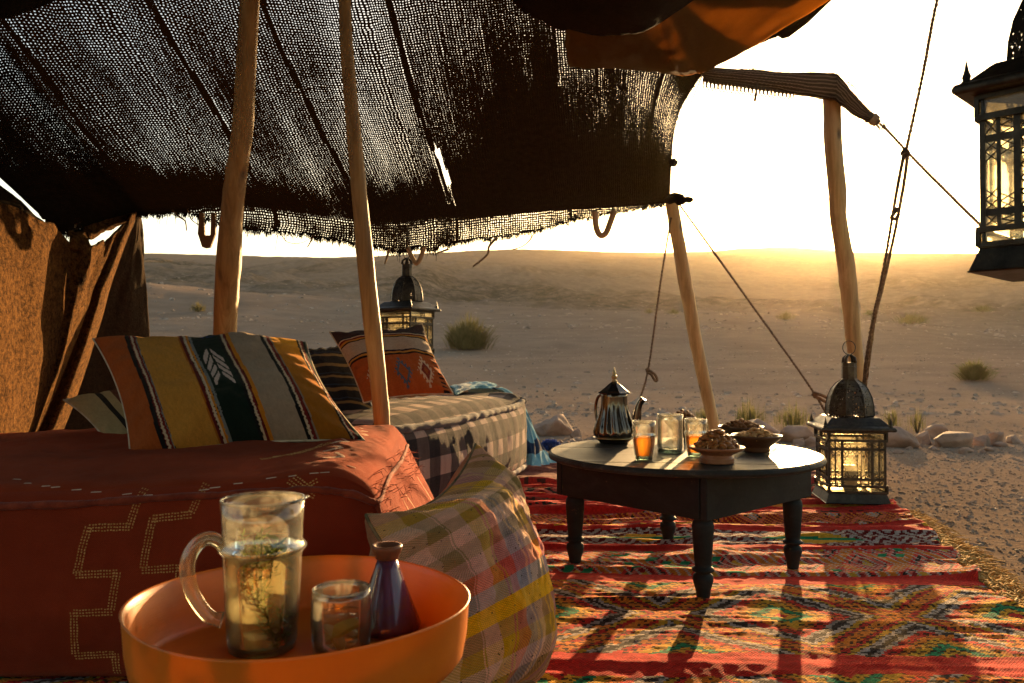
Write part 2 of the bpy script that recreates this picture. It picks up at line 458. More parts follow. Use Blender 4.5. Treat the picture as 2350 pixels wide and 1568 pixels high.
shrub_at(1545, 722, 46, 14, 5, 'flat shrub far off just left of the slim leaning pole', m_sh1, 300)
shrub_at(1490, 720, 36, 11, 15, 'faint flat shrub far off above the teapot', m_sh1, 250)
shrub_at(2090, 745, 110, 26, 6, 'long dark scrub patch far off right of the supporting pole', m_sh2, 500)
shrub_at(2255, 718, 70, 18, 7, 'dark scrub tuft far off on the slope near the hanging lantern', m_sh2, 350)
shrub_at(1995, 724, 40, 12, 17, 'small scrub tuft far off beside the doubled rope', m_sh2, 250)
def grass_at(px, py, wpx, hpx, seed, label, n=420):
    p = gnd(px, py, 0); p.z = tz(p.x, p.y); k = p.y / F
    return shrub('grass_tuft', p, wpx * k, hpx * k, seed, label, m_sh2, n, cat='grass', upright=.9)
grass_at(1618, 985, 90, 60, 21, 'green grass tuft at the foot of the slim leaning pole')
grass_at(1722, 985, 110, 66, 22, 'green grass tuft behind the almond bowl', 520)
grass_at(1820, 984, 120, 58, 23, 'green grass tuft left of the standing lantern dome', 520)
grass_at(2048, 990, 60, 62, 24, 'sparse grass tuft just right of the standing lantern dome', 160)
grass_at(2105, 992, 56, 62, 25, 'sparse leaning grass tuft behind the stones right of the lantern', 120)
grass_at(1900, 984, 70, 48, 26, 'grass tuft partly hidden by the standing lantern dome', 250)

# ------------------------------------------------------------------ dusty evening air
def haze():
    mb = MB(); mb.box((0, 0, 30.5), (880, 880, 65))
    t = NT('dusty_air')
    v = t.n('VolumePrincipled', {'Color': (1.0, .80, .52, 1), 'Density': .00011, 'Anisotropy': .86}).outputs[0]
    o = mb.build('haze', t.done(None, v)); tag(o, 'thin golden dust haze over the desert', kind='stuff')
haze()
# ------------------------------------------------------------------ tent
def tent_mat():
    t = NT('tent_wool_weave'); uv = t.uv(); PITCHU = 1 / .0148
    op = t.n('Attribute', attribute_name='open').outputs['Fac']
    j = t.n('TexNoise', {'Vector': uv, 'Scale': 24.0, 'Detail': 3.0}).outputs[1]
    uvj = t.n('VectorMath', {0: uv, 1: t.n('VectorMath', {0: j, 'Scale': .020}, operation='SCALE').outputs[0]}, operation='ADD').outputs[0]
    sp = t.n('SeparateXYZ', {0: uvj})
    cu = t.math('COSINE', t.math('MULTIPLY', sp.outputs[0], PITCHU * 6.2832))
    cv = t.math('COSINE', t.math('MULTIPLY', sp.outputs[1], PITCHU * 1.05 * 6.2832))
    mn = t.math('MINIMUM', cu, cv)
    st = t.n('Mapping', {'Vector': uv, 'Scale': (70, 4, 1)}).outputs[0]
    nz = t.noise(uv, 55, 4, .7); ns = t.noise(st, 1, 3, .6)
    o2 = t.math('ADD', op, t.math('MULTIPLY', t.math('SUBTRACT', t.math('ADD', t.math('MULTIPLY', nz, .62), t.math('MULTIPLY', ns, .38)), .5), 1.9))
    thr = t.math('SUBTRACT', 1.05, t.math('MULTIPLY', o2, 1.25))
    hole = t.n('MapRange', {'Value': mn, 'From Min': thr, 'From Max': t.math('ADD', thr, .25)}, interpolation_type='SMOOTHSTEP').outputs[0]
    c = t.ramp(t.noise(uv, 30, 5), [(.3, (.007, .005, .004)), (.7, (.018, .012, .008))])
    h = t.math('ADD', t.math('MULTIPLY', mn, -.5), t.noise(uv, 300, 3))
    nb = t.bump(h, .8, .006)
    d = t.bsdf(Base_Color=c, Roughness=1.0, Normal=nb, Specular_IOR_Level=.03)
    tl = t.n('BsdfTranslucent', {'Color': (.11, .055, .02)}).outputs[0]
    d = t.n('MixShader', {0: .012, 1: d, 2: tl}).outputs[0]
    tr = t.n('BsdfTransparent').outputs[0]
    return t.done(t.n('MixShader', {0: hole, 1: d, 2: tr}).outputs[0])
M_TENT = tent_mat()
def felt_mat(name, c1, c2, transl=.0, tcol=(.3, .16, .05), ramp=(.35, .7)):
    t = NT(name); v = t.obj()
    n = t.noise(v, 46, 6, .75); n2 = t.noise(v, 150, 4, .8)
    c = t.ramp(t.math('ADD', t.math('MULTIPLY', n, .55), t.math('MULTIPLY', n2, .45)), [(ramp[0], c1), (ramp[1], c2)])
    nb = t.bump(t.math('ADD', n, n2), 1.0, .012)
    d = t.bsdf(Base_Color=c, Roughness=1.0, Normal=nb, Sheen_Weight=.05, Sheen_Roughness=.3, Sheen_Tint=(1, .7, .4), Specular_IOR_Level=.03)
    if transl:
        d = t.n('MixShader', {0: transl, 1: d, 2: t.n('BsdfTranslucent', {'Color': tcol}).outputs[0]}).outputs[0]
    return t.done(d)
M_FELT = felt_mat('camel_felt', (.016, .007, .003), (.25, .115, .032), ramp=(.42, .64))
M_DARK = felt_mat('dark_goat_wool', (.008, .006, .004), (.024, .016, .010))
M_AWN = felt_mat('thin_brown_wool', (.05, .028, .010), (.26, .14, .045), .5, (.75, .40, .10))
def strap_mat():
    t = NT('pale_woven_band'); uv = t.uv(); sp = t.n('SeparateXYZ', {0: uv}); n = t.noise(uv, 14, 5, .7)
    u_ = t.math('ADD', sp.outputs[0], t.math('MULTIPLY', n, .03)); v_ = t.math('ADD', sp.outputs[1], t.math('MULTIPLY', n, .03))
    w = t.math('MULTIPLY', t.math('SINE', t.math('MULTIPLY', u_, 66.)), t.math('SINE', t.math('MULTIPLY', v_, 50.)))
    k = t.math('ADD', t.math('MULTIPLY_ADD', w, .45, .25), t.math('MULTIPLY', n, .6))
    c = t.ramp(k, [(.25, (.05, .03, .016)), (.55, (.32, .21, .12)), (.8, (.52, .37, .23))])
    stp = t.ramp(t.math('SINE', t.math('MULTIPLY', v_, 21.)), [(.35, 1.), (.6, 0.)]); c = t.mix(t.math('MULTIPLY', stp, .75), c, (.045, .026, .014))
    d = t.bsdf(Base_Color=c, Roughness=1.0, Normal=t.bump(t.math('ADD', w, n), 1.0, .012), Specular_IOR_Level=.05)
    return t.done(t.n('MixShader', {0: .35, 1: d, 2: t.n('BsdfTranslucent', {'Color': c}).outputs[0]}).outputs[0])
M_STRAP = strap_mat()

tent = thing('tent', 'dark openwork wool nomad tent with sagging canopy and brown side wall', 'tent', (0, 2.6, 0))

def catmull(P, t):
    """P (k,3) evaluated at parameter t in [0,k-1]"""
    P = np.asarray(P, float); k = len(P); t = np.clip(t, 0, k - 1 - 1e-9); i = np.floor(t).astype(int); f = (t - i)[:, None]
    g = lambda j: P[np.clip(j, 0, k - 1)]
    p0, p1, p2, p3 = g(i - 1), g(i), g(i + 1), g(i + 2)
    return .5 * ((2 * p1) + (-p0 + p2) * f + (2 * p0 - 5 * p1 + 4 * p2 - p3) * f * f + (-p0 + 3 * p1 - 3 * p2 + p3) * f ** 3)

DV = np.array([.132, 1.0, -.66])
cols = []   # each column of the canopy: fold point then points going back over the seats
def col_from(px, py, Y, sag=.16, rise=1.0):
    p = np.array(at(px, py, Y)); out = []
    for i, tau in enumerate([0, .35, .75, 1.2, 1.7, 2.3, 3.0]):
        q = p - DV * tau * np.array([1, 1, rise])
        q[2] -= sag * math.sin(math.pi * min(tau / 2.6, 1)) * 1.0
        out.append(q)
    out.append(np.array([q[0] - .1, -.9, max(q[2] - .15, 2.2)])); out.append(np.array([q[0] - .1, -2.3, 1.2]))  # unseen rear rows, added behind the camera to shut out the back sky
    return out
spec = [(-420, 40, 2.35), (-180, 220, 2.8), (0, 388, 3.35), (90, 494, 3.65), (157, 530, 3.85), (230, 508, 4.05), (305, 490, 4.2), (345, 484, 4.3), (440, 476, 4.4),
        (560, 474, 4.5), (760, 500, 4.7), (900, 512, 4.85), (1000, 503, 5.0), (1200, 482, 5.2), (1380, 468, 5.38)]
for s_ in spec: cols.append(col_from(*s_))
rc = [(1538, 455, 5.5), (1541, 385, 5.25), (1548, 305, 5.0), (1570, 240, 4.75), (1640, 150, 4.45), (1770, 80, 4.2), (1905, 0, 3.95)]
rcol = [np.array(at(*q)) for q in rc]
rcol.append(np.array([2.2, 1.0, 2.9])); rcol.append(np.array([2.1, -2.3, 1.3]))  # right edge carried back the same way, unseen, to block the rear sky
cols.append(rcol)
C = np.array(cols)                                   # (ncol, 9, 3)
ncol, nrow = C.shape[:2]
# arc-length parameters so threads stay evenly spaced
fold = C[:, 0]; su = np.concatenate([[0], np.cumsum(np.linalg.norm(np.diff(C[:, 2], axis=0), axis=1))])
NU, NV = 520, 150
U = np.linspace(0, su[-1], NU); tcol = np.interp(U, su, np.arange(ncol))
mid = C[ncol // 2]; sv = np.concatenate([[0], np.cumsum(np.linalg.norm(np.diff(mid, axis=0), axis=1))])
Vv = np.concatenate([np.linspace(0, 3.1, 120), np.linspace(3.15, sv[-1], NV - 120)]); trow = np.interp(Vv, sv, np.arange(nrow))
tmp = np.stack([catmull(C[:, r_], tcol) for r_ in range(nrow)], 0)           # (nrow, NU, 3)
S = np.stack([catmull(tmp[:, k], trow) for k in range(NU)], 1)               # (NV, NU, 3)
UU, VV = np.meshgrid(U, Vv)
# cloth ripples: folds running down the cloth, slack between them
amp = .03 * sstep(0, .3, VV)
S[..., 2] += amp * (fbm(UU * 2.2, VV * .7, 4, 31) - .5) * 2.4
S[..., 1] += .05 * (fbm(UU * 1.4, VV * .5, 3, 33) - .5)
# hem strip hanging below the fold
hem_px = [(-420, 60), (-180, 232), (0, 391), (90, 497), (157, 536), (230, 514), (305, 494), (345, 489), (440, 492), (500, 512), (560, 531), (700, 538), (760, 545), (830, 563), (900, 576), (1000, 570), (1150, 544), (1300, 514), (1400, 487), (1540, 466)]
hx = np.array([h[0] for h in hem_px], float); hy = np.array([h[1] for h in hem_px], float)
foldc = S[0]
def to_px(p):
    d = np.asarray(p) - np.array([0, 0, CAMZ]); fw = d[..., 1] * cp_ + d[..., 2] * sp_; up = -d[..., 1] * sp_ + d[..., 2] * cp_
    return 1175 + F * d[..., 0] / fw, 784 - F * up / fw
fpx, fpy = to_px(foldc)
drop = np.maximum(np.interp(fpx, hx, hy) - fpy, 2.0) / F * foldc[:, 1]
drop = drop * (1 + .38 * (fbm(U * 7, U * 0, 4, 51) - .5)) + .018 * (fbm(U * 40, U * 0, 2, 52) - .5)
NH = 18
hem = np.zeros((NH, NU, 3))
for i in range(NH):
    f = (i + 1) / NH
    hem[i] = foldc + np.stack([0 * U, .05 * np.sin(f * 3.1) + .07 * f * (fbm(U * 3, U * 0 + 2, 3, 61) - .5), -drop * f], -1)
S_all = np.concatenate([hem[::-1], S], 0)
Vh = -(np.arange(NH, 0, -1) / NH)[:, None] * drop[None, :]
Vall = np.concatenate([Vh, VV], 0); Uall = np.broadcast_to(U, Vall.shape)
# how open the weave is from place to place
spx, spy = to_px(S_all)
op = .17 + 1.05 * (fbm(Uall * 1.1, Vall * .8, 4, 71) - .5) + .55 * (fbm(Uall * 9, Vall * .9, 4, 73) - .5)
op += .25 * sstep(.75, 1.7, Vall) * (1 - sstep(860, 1040, spx))            # thin worn cloth over the left half
op += .10 * sstep(1.2, 1.9, Vall) * (1 - sstep(300, 700, spx))
dense = np.exp(-(((spx - 1230) / 190) ** 2 + ((spy - 330) / 190) ** 2)); op -= .55 * dense
dense2 = np.exp(-(((spx - 1380) / 230) ** 2 + ((spy - 430) / 70) ** 2)); op -= .5 * dense2
patch = np.exp(-(((spx - 1500) / 85) ** 2 + ((spy - 215) / 65) ** 2)); op += .22 * patch
op -= .75 * sstep(1520, 1600, spx)
op -= .5 * np.exp(-(((Vall - .12) / .20) ** 2)) * (1 - sstep(900, 1100, spx) * .4) * (Vall > 0)   # doubled cloth at the fold
op -= .5 * np.exp(-(((spx - 330) / 160) ** 2 + ((spy - 455) / 50) ** 2))
op = np.where(Vall < -.02, .36 + 1.1 * (fbm(Uall * 5, Vall * 8, 4, 75) - .5) - .3 * (fpx[None, :] < 350), op)
op = np.where((Vall < 0) & (Vall < -drop[None, :] * .9), .05, op)
# seams between the woven strips: a doubled dark welt with a row of open stitches beside it
ref = np.interp(np.array([300, 610, 905]), to_px(S[60])[0], U)
seams = list(ref) + [ref[2] + .78, ref[2] + 1.4, ref[0] - .62]
for q, us in enumerate(seams):
    wob = us + .02 * np.sin(Vall * 2.1 + q) + .012 * (fbm(Vall * 3, Vall * 0, 2, 90 + q) - .5)
    d_ = Uall - wob
    on = sstep(.42, .56, fbm(Vall * 2.3, Vall * 0 + q, 3, 95 + q))
    op = np.where(np.abs(d_) < .009, -1.0, op)
    op = np.where((d_ > .009) & (d_ < .026), np.maximum(op, np.where(Vall < .1, -1., -.25 + (.95, .95, 1.15, .62, .62, .95)[q] * on)), op)
    op = np.where((d_ < -.009) & (d_ > -.024) & (q == 2), np.maximum(op, np.where(Vall < .1, -1., -.3 + .95 * on)), op)
# a torn slit in the third seam
us = seams[2] + .024
slit = (np.abs(Uall - us - .02 * np.sin(Vall * 2.1 + 2)) < .014) & (spy > 345) & (spy < 425)
op = np.where(slit, 2.2, op)
canopy = gridmesh('canopy', S_all, M_TENT, tent, True, uv=np.stack([Uall, Vall], -1), attrs={'open': op})
tag(canopy, 'sagging dark openwork wool roof with light through the weave')

# ragged fringe and loose threads on the hem
def fringe():
    mb = MB(); rg = random.Random(11)
    end = S_all[0]
    for i in range(3200):
        k = rg.randrange(130, NU - 1); p = Vector(end[k]) + Vector((rg.uniform(-.006, .006), 0, 0)); L = rg.uniform(.006, .030) * (2.2 if rg.random() < .06 else 1)
        q = p + Vector((rg.uniform(-.012, .012), rg.uniform(-.01, .01), -L)); r_ = rg.uniform(.0012, .0028)
        mb.tube([p + Vector((0, 0, .006)), (p + q) / 2 + Vector((rg.uniform(-.006, .006), 0, 0)), q], [r_, r_ * .8, r_ * .4], 3, caps=False)
    # fuzz on the right-hand edge
    for i in range(500):
        k = rg.randrange(NH, NH + 110); p = Vector(S_all[k, -1]); L = rg.uniform(.004, .014)
        q = p + Vector((L, rg.uniform(-.004, .004), rg.uniform(-.008, .006)))
        mb.tube([p - Vector((.004, 0, 0)), q], [.0018, .0007], 3, caps=False)
    o = mb.build('fringe', M_DARK, tent, True); tag(o, 'ragged thread ends along the canopy hem', kind='stuff')
fringe()
M_ROPE = mat_plain('hemp_rope', (.16, .10, .05), (.34, .23, .12), scale=60, rough=.95, bump=1.0, bscale=220, bdist=.003, sheen=.3)
M_ROPED = mat_plain('dark_rope', (.07, .045, .025), (.16, .10, .055), scale=60, rough=.95, bump=1.0, bscale=220, bdist=.003, sheen=.2)
def strand(pts, r, name='loose_strand', mat=None):
    P = np.array([tuple(p) for p in pts]); t = np.linspace(0, len(P) - 1, 14); Q = catmull(P, t)
    rad = [r * (1 - .5 * i / 13) for i in range(14)]
    MB().tube([Vector(q) for q in Q], rad, 5).build(name, mat or M_ROPE, tent, True)
strand([at(893, 572, 4.8), at(888, 590, 4.8), at(883, 606, 4.79)], .010)
strand([at(1140, 545, 5.1), at(1122, 566, 5.08), at(1118, 585, 5.07), at(1085, 612, 5.06)], .011)
strand([at(1222, 540, 5.2), at(1215, 552, 5.2), at(1198, 566, 5.19), at(1172, 574, 5.18)], .007)
strand([at(718, 540, 4.65), at(712, 556, 4.65), at(705, 568, 4.65)], .006, mat=M_ROPED)
strand([at(1030, 572, 5.0), at(1012, 578, 5.0), at(1000, 582, 5.0)], .008)
strand([at(395, 482, 4.35), at(412, 498, 4.35), at(425, 508, 4.35), at(428, 530, 4.35)], .006, mat=M_ROPED)
strand([at(430, 480, 4.35), at(440, 505, 4.35), at(470, 524, 4.35)], .004, mat=M_ROPED)
strand([at(637, 540, 4.6), at(634, 560, 4.6), at(630, 582, 4.6)], .002)
strand([at(645, 538, 4.6), at(660, 556, 4.6), at(690, 558, 4.6), at(715, 546, 4.6)], .003, mat=M_ROPED)
strand([at(1612, 172, 4.48), at(1590, 225, 4.6), at(1570, 270, 4.75), at(1545, 292, 4.9)], .004)

# wooden hem toggles
M_TOG = mat_plain('worn_toggle_wood', (.10, .06, .03), (.22, .14, .075), scale=14, rough=.7, stretch=(1, 1, .2))
def toggle_plate():
    mb = MB(); Y = 4.38
    def poly(pts, y):
        return [at(px, py, y) for px, py in pts]
    L = [(456, 500), (468, 500), (468, 541), (456, 541)]
    outl = [(457, 488), (467, 488), (469, 540), (482, 540), (484, 488), (494, 488), (494, 536), (482, 568), (471, 570), (463, 567), (453, 536)]
    f_ = poly(outl, Y); b_ = [p + Vector((0, .022, 0)) for p in f_]; n = len(outl)
    me_f = [(0, 1, 2, 10), (10, 2, 9), (2, 8, 9), (2, 3, 7, 8), (3, 6, 7), (3, 4, 5, 6)]
    fs = [tuple(f) for f in me_f] + [tuple(i + n for i in f[::-1]) for f in me_f] + [(i, i + n, (i + 1) % n + n, (i + 1) % n) for i in range(n)]
    mb.add(f_ + b_, fs, False); mb.build('hem_toggle', M_TOG, tent, True, bevel=.003)
toggle_plate()
def toggle_v(pts, r, mat):
    P = np.array([tuple(p) for p in pts]); Q = catmull(P, np.linspace(0, len(P) - 1, 18))
    MB().tube([Vector(q) for q in Q], r, 8).build('hem_toggle', mat, tent, True)
M_PALEWOOD = mat_plain('pale_stick_wood', (.30, .19, .09), (.48, .33, .18), scale=14, rough=.7, stretch=(1, 1, .2))
toggle_v([at(936, 568, 4.8), at(944, 588, 4.8), at(953, 603, 4.8), at(959, 603, 4.8), at(966, 590, 4.8), at(974, 565, 4.8)], .014, M_PALEWOOD)
toggle_v([at(1366, 485, 5.3), at(1368, 520, 5.3), at(1377, 540, 5.3), at(1390, 536, 5.3), at(1400, 512, 5.3), at(1410, 484, 5.3)], .021, M_PALEWOOD)

# knotted corner by the slim pole, knob on the edge
def blob(c, r, seed, mat, name, parent, world=True, squash=(1, 1, 1)):
    u = np.linspace(0.02, math.pi - .02, 14)[:, None]; v = np.linspace(0, 2 * math.pi, 20, endpoint=False)[None, :]
    x = np.sin(u) * np.cos(v); y = np.sin(u) * np.sin(v); z = np.cos(u) + 0 * v
    d = 1 + .8 * (fbm(x * 2.2 + seed * 3.1, y * 2.2 + z * 2.7, 4, seed) - .5)
    P = np.stack([x * d * r * squash[0], y * d * r * squash[1], z * d * r * squash[2]], -1) + np.array(c)
    return gridmesh(name, P, mat, parent, world, closed=True, flip=True)
blob(at(1549, 458, 5.48), .055, 3, M_DARK, 'corner_knot', tent, squash=(1.2, 1, .8))
blob(at(1578, 459, 5.48), .028, 4, M_DARK, 'corner_knot', tent, squash=(1.3, 1, .7))
blob(at(1546, 374, 5.2), .026, 5, M_DARK, 'edge_knot', tent)

# sagging pouch of cloth overhead and the sunlit strip beside it
def loft(name, rows, mat, nu, nv, disp=.02, seed=1, uvscale=1.0, thick=0.0, attrs=None, parent=tent):
    """rows of equal-length control points, smooth in both directions"""
    R = np.array([[tuple(p) for p in r_] for r_ in rows]); k, m = R.shape[:2]
    a = np.stack([catmull(R[i], np.linspace(0, m - 1, nu)) for i in range(k)], 0)
    G = np.stack([catmull(a[:, j_], np.linspace(0, k - 1, nv)) for j_ in range(nu)], 1)
    gu, gv = np.meshgrid(np.linspace(0, m - 1, nu), np.linspace(0, k - 1, nv))
    e = np.minimum(np.minimum(gu, m - 1 - gu), 1)
    nz = (fbm(gu * 2.1, gv * 2.1, 4, seed) - .5) * disp
    G[..., 2] += nz; G[..., 0] += nz * .7
    uvs = np.stack([gu * uvscale, gv * uvscale], -1)
    o = gridmesh(name, G, mat, parent, True, uv=uvs, attrs=attrs)
    if thick:
        md = o.modifiers.new('thickness', 'SOLIDIFY'); md.thickness = thick; md.offset = 0
    return o, G
low = [(1120, -90), (1180, 0), (1250, 50), (1330, 74), (1410, 82), (1490, 64), (1590, 0), (1700, -80), (1860, -190)]
rows = [[at(x, y, 3.15) for x, y in low],
        [at(x + 6, y - 60, 2.95) for x, y in low],
        [at(x + 20, y - 220, 2.75) for x, y in low],
        [at(x + 40, y - 480, 2.45) for x, y in low]]
loft('roof_pouch', rows, M_DARK, 70, 30, .02, 5, thick=.008)
far_ = [(1300, 150), (1400, 160), (1500, 168), (1580, 172), (1640, 152), (1770, 82), (1905, 2)]
near = [(1300, 60), (1390, 74), (1470, 62), (1530, 28), (1600, -30), (1700, -110), (1850, -230)]
fy = [4.0, 4.05, 4.1, 4.12, 4.1, 3.9, 3.7]
rows = [[at(x, y, Y) for (x, y), Y in zip(far_, fy)],
        [(at(x, y, Y) * .5 + at(a, b, 3.22) * .5) + Vector((0, 0, -.02)) for (x, y), (a, b), Y in zip(far_, near, fy)],
        [at(a, b, 3.22) for a, b in near],
        [at(a, b - 90, 2.95) for a, b in near]]
loft('awning', rows, M_AWN, 110, 50, .035, 9, thick=.006)

# brown felt side wall at the left, with the flap that turns towards the camera
wall_rows = []
def wp(px, py, Y): return at(px, py, Y)
top = [wp(-520, 300, 2.0), wp(-230, 400, 2.6), wp(0, 455, 3.2), wp(100, 505, 3.55), wp(160, 560, 3.8), wp(205, 563, 3.9), wp(240, 552, 4.05), wp(282, 515, 4.18), wp(316, 487, 4.28)]
b_ = lambda x, y: Vector((x, y, -.02))
bot = [b_(-1.72, 1.9), b_(-1.86, 2.5), b_(-2.02, 3.0), b_(-2.12, 3.3), b_(-2.22, 3.5), b_(-2.3, 3.62), b_(-2.36, 3.72), b_(-2.42, 3.82), b_(-2.44, 3.95)]
mrow = []
for f in (0, .33, .66, 1):
    mrow.append([a.lerp(b, f) + Vector((.05 * math.sin(f * 3.14) * (1 if 1 < i < 6 else .4), 0, 0)) for i, (a, b) in enumerate(zip(top, bot))])
loft('side_wall', mrow, M_FELT, 90, 60, .05, 13, thick=.01)
ftop = [wp(310, 488, 4.27), wp(314, 486, 4.30), wp(318, 486, 4.33), wp(322, 486, 4.38)]
fbot = [b_(-2.42, 3.93), b_(-2.28, 4.1), b_(-2.12, 4.25), b_(-1.975, 4.42)]
frow = [[a.lerp(b, f) + Vector((.02 * math.sin(f * 3.1), 0, 0)) for a, b in zip(ftop, fbot)] for f in (0, .2, .45, .7, 1)]
loft('door_flap', frow, felt_mat('brown_felt_painted_shade', (.03, .02, .012), (.085, .055, .03)), 30, 60, .03, 17, thick=.01)  # darker felt puts the shade on the turned flap into its colour
# rope-like rolled fold from the flap's peak down the wall
loft('wall_fold', [[wp(300, 492, 4.1), wp(306, 490, 4.12), wp(311, 489, 4.16), wp(314, 488, 4.22)],
                   [wp(225, 640, 3.86), wp(240, 640, 3.84), wp(252, 640, 3.9), wp(258, 640, 4.0)],
                   [wp(200, 720, 3.8), wp(215, 720, 3.76), wp(226, 720, 3.82), wp(236, 720, 3.95)],
                   [wp(130, 900, 3.72), wp(150, 900, 3.66), wp(165, 900, 3.72), wp(178, 900, 3.85)],
                   [wp(60, 1060, 3.62), wp(80, 1060, 3.56), wp(95, 1060, 3.62), wp(112, 1060, 3.75)]], M_FELT, 24, 70, .02, 19, thick=.008)
# upper wall cloth joining the canopy, left of the slit of light
loft('upper_wall', [[wp(-700, -260, 1.9), wp(-420, 60, 2.35), wp(-200, 250, 2.75), wp(0, 428, 3.3), wp(88, 499, 3.64), wp(108, 514, 3.7)],
                    [wp(-700, 100, 1.9), wp(-420, 250, 2.35), wp(-200, 380, 2.75), wp(0, 480, 3.28), wp(80, 520, 3.55), wp(112, 530, 3.68)],
                    [wp(-700, 400, 1.9), wp(-420, 430, 2.3), wp(-200, 470, 2.7), wp(0, 545, 3.2), wp(80, 545, 3.5), wp(118, 545, 3.64)]], M_DARK, 60, 24, .02, 23, thick=.008)  # dark cloth on this piece stands for the canopy hem's shadow on the wall
loft('upper_wall', [[wp(-300, -120, 1.9), wp(-40, -60, 2.0), wp(120, -60, 2.1), wp(320, -120, 2.2)],
                    [wp(-300, 120, 1.95), wp(-20, 52, 2.05), wp(90, 14, 2.12), wp(260, -60, 2.2)]], M_DARK, 40, 12, .02, 24, thick=.008)
# ties between wall and canopy
loft('wall_tie', [[wp(157, 530, 3.84), wp(175, 535, 3.88), wp(205, 528, 3.95)], [wp(160, 545, 3.8), wp(180, 548, 3.84), wp(200, 542, 3.92)],
                  [wp(158, 572, 3.79), wp(182, 575, 3.82), wp(206, 566, 3.9)]], M_FELT, 14, 16, .015, 25, thick=.01)
loft('wall_tie', [[wp(190, 524, 3.93), wp(240, 506, 4.05), wp(306, 489, 4.2)], [wp(196, 540, 3.92), wp(240, 521, 4.03), wp(306, 493, 4.19)],
                  [wp(204, 552, 3.92), wp(236, 534, 4.02), wp(296, 506, 4.17)]], M_FELT, 30, 14, .03, 27, thick=.01)

# ------------------------------------------------------------------ poles
def pole_mat(name, c1, c2, c3):
    t = NT(name); v = t.obj()
    st = t.n('Mapping', {'Vector': v, 'Scale': (9, 9, .7)}).outputs[0]
    n = t.noise(st, 3, 7, .65, .6); n2 = t.noise(v, 2.2, 4)
    c = t.ramp(n, [(.3, c1), (.55, c2), (.75, c3)])
    c = t.mix(t.math('MULTIPLY', t.ramp(n2, [(.5, 0.), (.7, 1.)]), .35), c, c1)
    kn = t.n('TexVoronoi', {'Vector': t.n('Mapping', {'Vector': v, 'Scale': (8, 8, 2.6)}).outputs[0], 'Scale': 1.4}).outputs[0]
    c = t.mix(t.math('MULTIPLY', t.ramp(kn, [(.05, 1.), (.16, 0.)]), .85), c, (.05, .03, .015))
    nb = t.bump(t.math('ADD', n, t.math('MULTIPLY', t.ramp(kn, [(.05, 0.), (.2, 1.)]), .5)), .6, .01)
    return t.done(t.bsdf(Base_Color=c, Roughness=.6, Normal=nb, Specular_IOR_Level=.35))
M_POLE = pole_mat('stripped_pole_wood', (.17, .085, .022), (.36, .205, .062), (.50, .31, .11))
M_POLE2 = pole_mat('pale_pole_wood', (.28, .165, .055), (.50, .32, .12), (.62, .43, .19))
def pole(pts, widths, Ys, label, mat, seed, foot=None, name='tent_pole'):
    """pts: image points down the pole, widths in px; Ys depth at each point"""
    P = [np.array(at(x, y, Y)) for (x, y), Y in zip(pts, Ys)]; R = [w / 2 / F * Y for w, Y in zip(widths, Ys)]
    if foot is not None: P.append(np.array(foot)); R.append(R[-1])
    P = np.array(P); n = 90; t_ = np.linspace(0, len(P) - 1, n); Q = catmull(P, t_); rad = np.interp(t_, np.arange(len(P)), R)
    z = np.linspace(0, 1, n)
    seg = 20; a = np.linspace(0, 2 * math.pi, seg, endpoint=False)
    irr = 1 + .07 * (fbm(z[:, None] * 14 + seed, np.cos(a)[None, :] * 1.2 + seed, 3, seed) - .5) * 2 + .05 * (fbm(z[:, None] * 40, np.sin(a)[None, :], 2, seed + 1) - .5)
    for kx in range(4):    # knots
        zk = .12 + .76 * ((kx * .37 + seed * .17) % 1); ak = (kx * 2.4 + seed) % 6.28
        irr += .12 * np.exp(-((z[:, None] - zk) / .012) ** 2) * np.exp(-(np.angle(np.exp(1j * (a - ak))) / .5) ** 2)[None, :]
    ax = Q[-1] - Q[0]; ax /= np.linalg.norm(ax); e1 = np.cross(ax, [0, 1, 0]); e1 /= np.linalg.norm(e1); e2 = np.cross(ax, e1)
    G = Q[:, None, :] + (np.cos(a)[None, :, None] * e1 + np.sin(a)[None, :, None] * e2) * (rad[:, None] * irr)[..., None]
    cap0 = np.repeat(Q[:1, None, :], seg, 1); cap1 = np.repeat(Q[-1:, None, :], seg, 1)
    G = np.concatenate([cap0, G, cap1], 0)
    base = Vector(Q[-1])
    o = gridmesh(name, G - np.array(base), mat, closed=True); o.location = base
    return tag(o, label, 'pole', 'wooden poles holding up the tent')
def footdown(px1, py1, Y1, px2, py2, Y2):
    a = at(px1, py1, Y1); b = at(px2, py2, Y2); k = (a.z + .05) / (a.z - b.z); return a + (b - a) * k
pole([(590, -260), (577, -60), (566, 120), (556, 300), (535, 460), (525, 600), (516, 798)], [42, 43, 44, 47, 50, 54, 54], [2.9, 2.95, 3.0, 3.05, 3.1, 3.14, 3.2],
     'thickest wooden pole, rising behind the striped lumbar cushion', M_POLE, 3, (at(516, 798, 3.2) + Vector((-.01, .04, -.76))))
pole([(786, -300), (790, -60), (795, 100), (812, 300), (828, 480), (842, 640), (858, 780), (878, 985)], [26, 28, 29, 33, 36, 40, 40, 37], [2.5, 2.56, 2.6, 2.65, 2.68, 2.7, 2.72, 2.74],
     'knotty wooden pole standing between the red pouf and the diamond cushion', M_POLE, 5, (at(878, 985, 2.74) + Vector((.03, .02, -.47))))
pole([(1541, 462), (1550, 520), (1578, 680), (1606, 830), (1640, 985)], [29, 31, 31, 29, 27], [5.5, 5.5, 5.52, 5.54, 5.56],
     'slim leaning pole at the tent corner behind the table', M_POLE2, 7, footdown(1606, 830, 5.54, 1640, 985, 5.56))
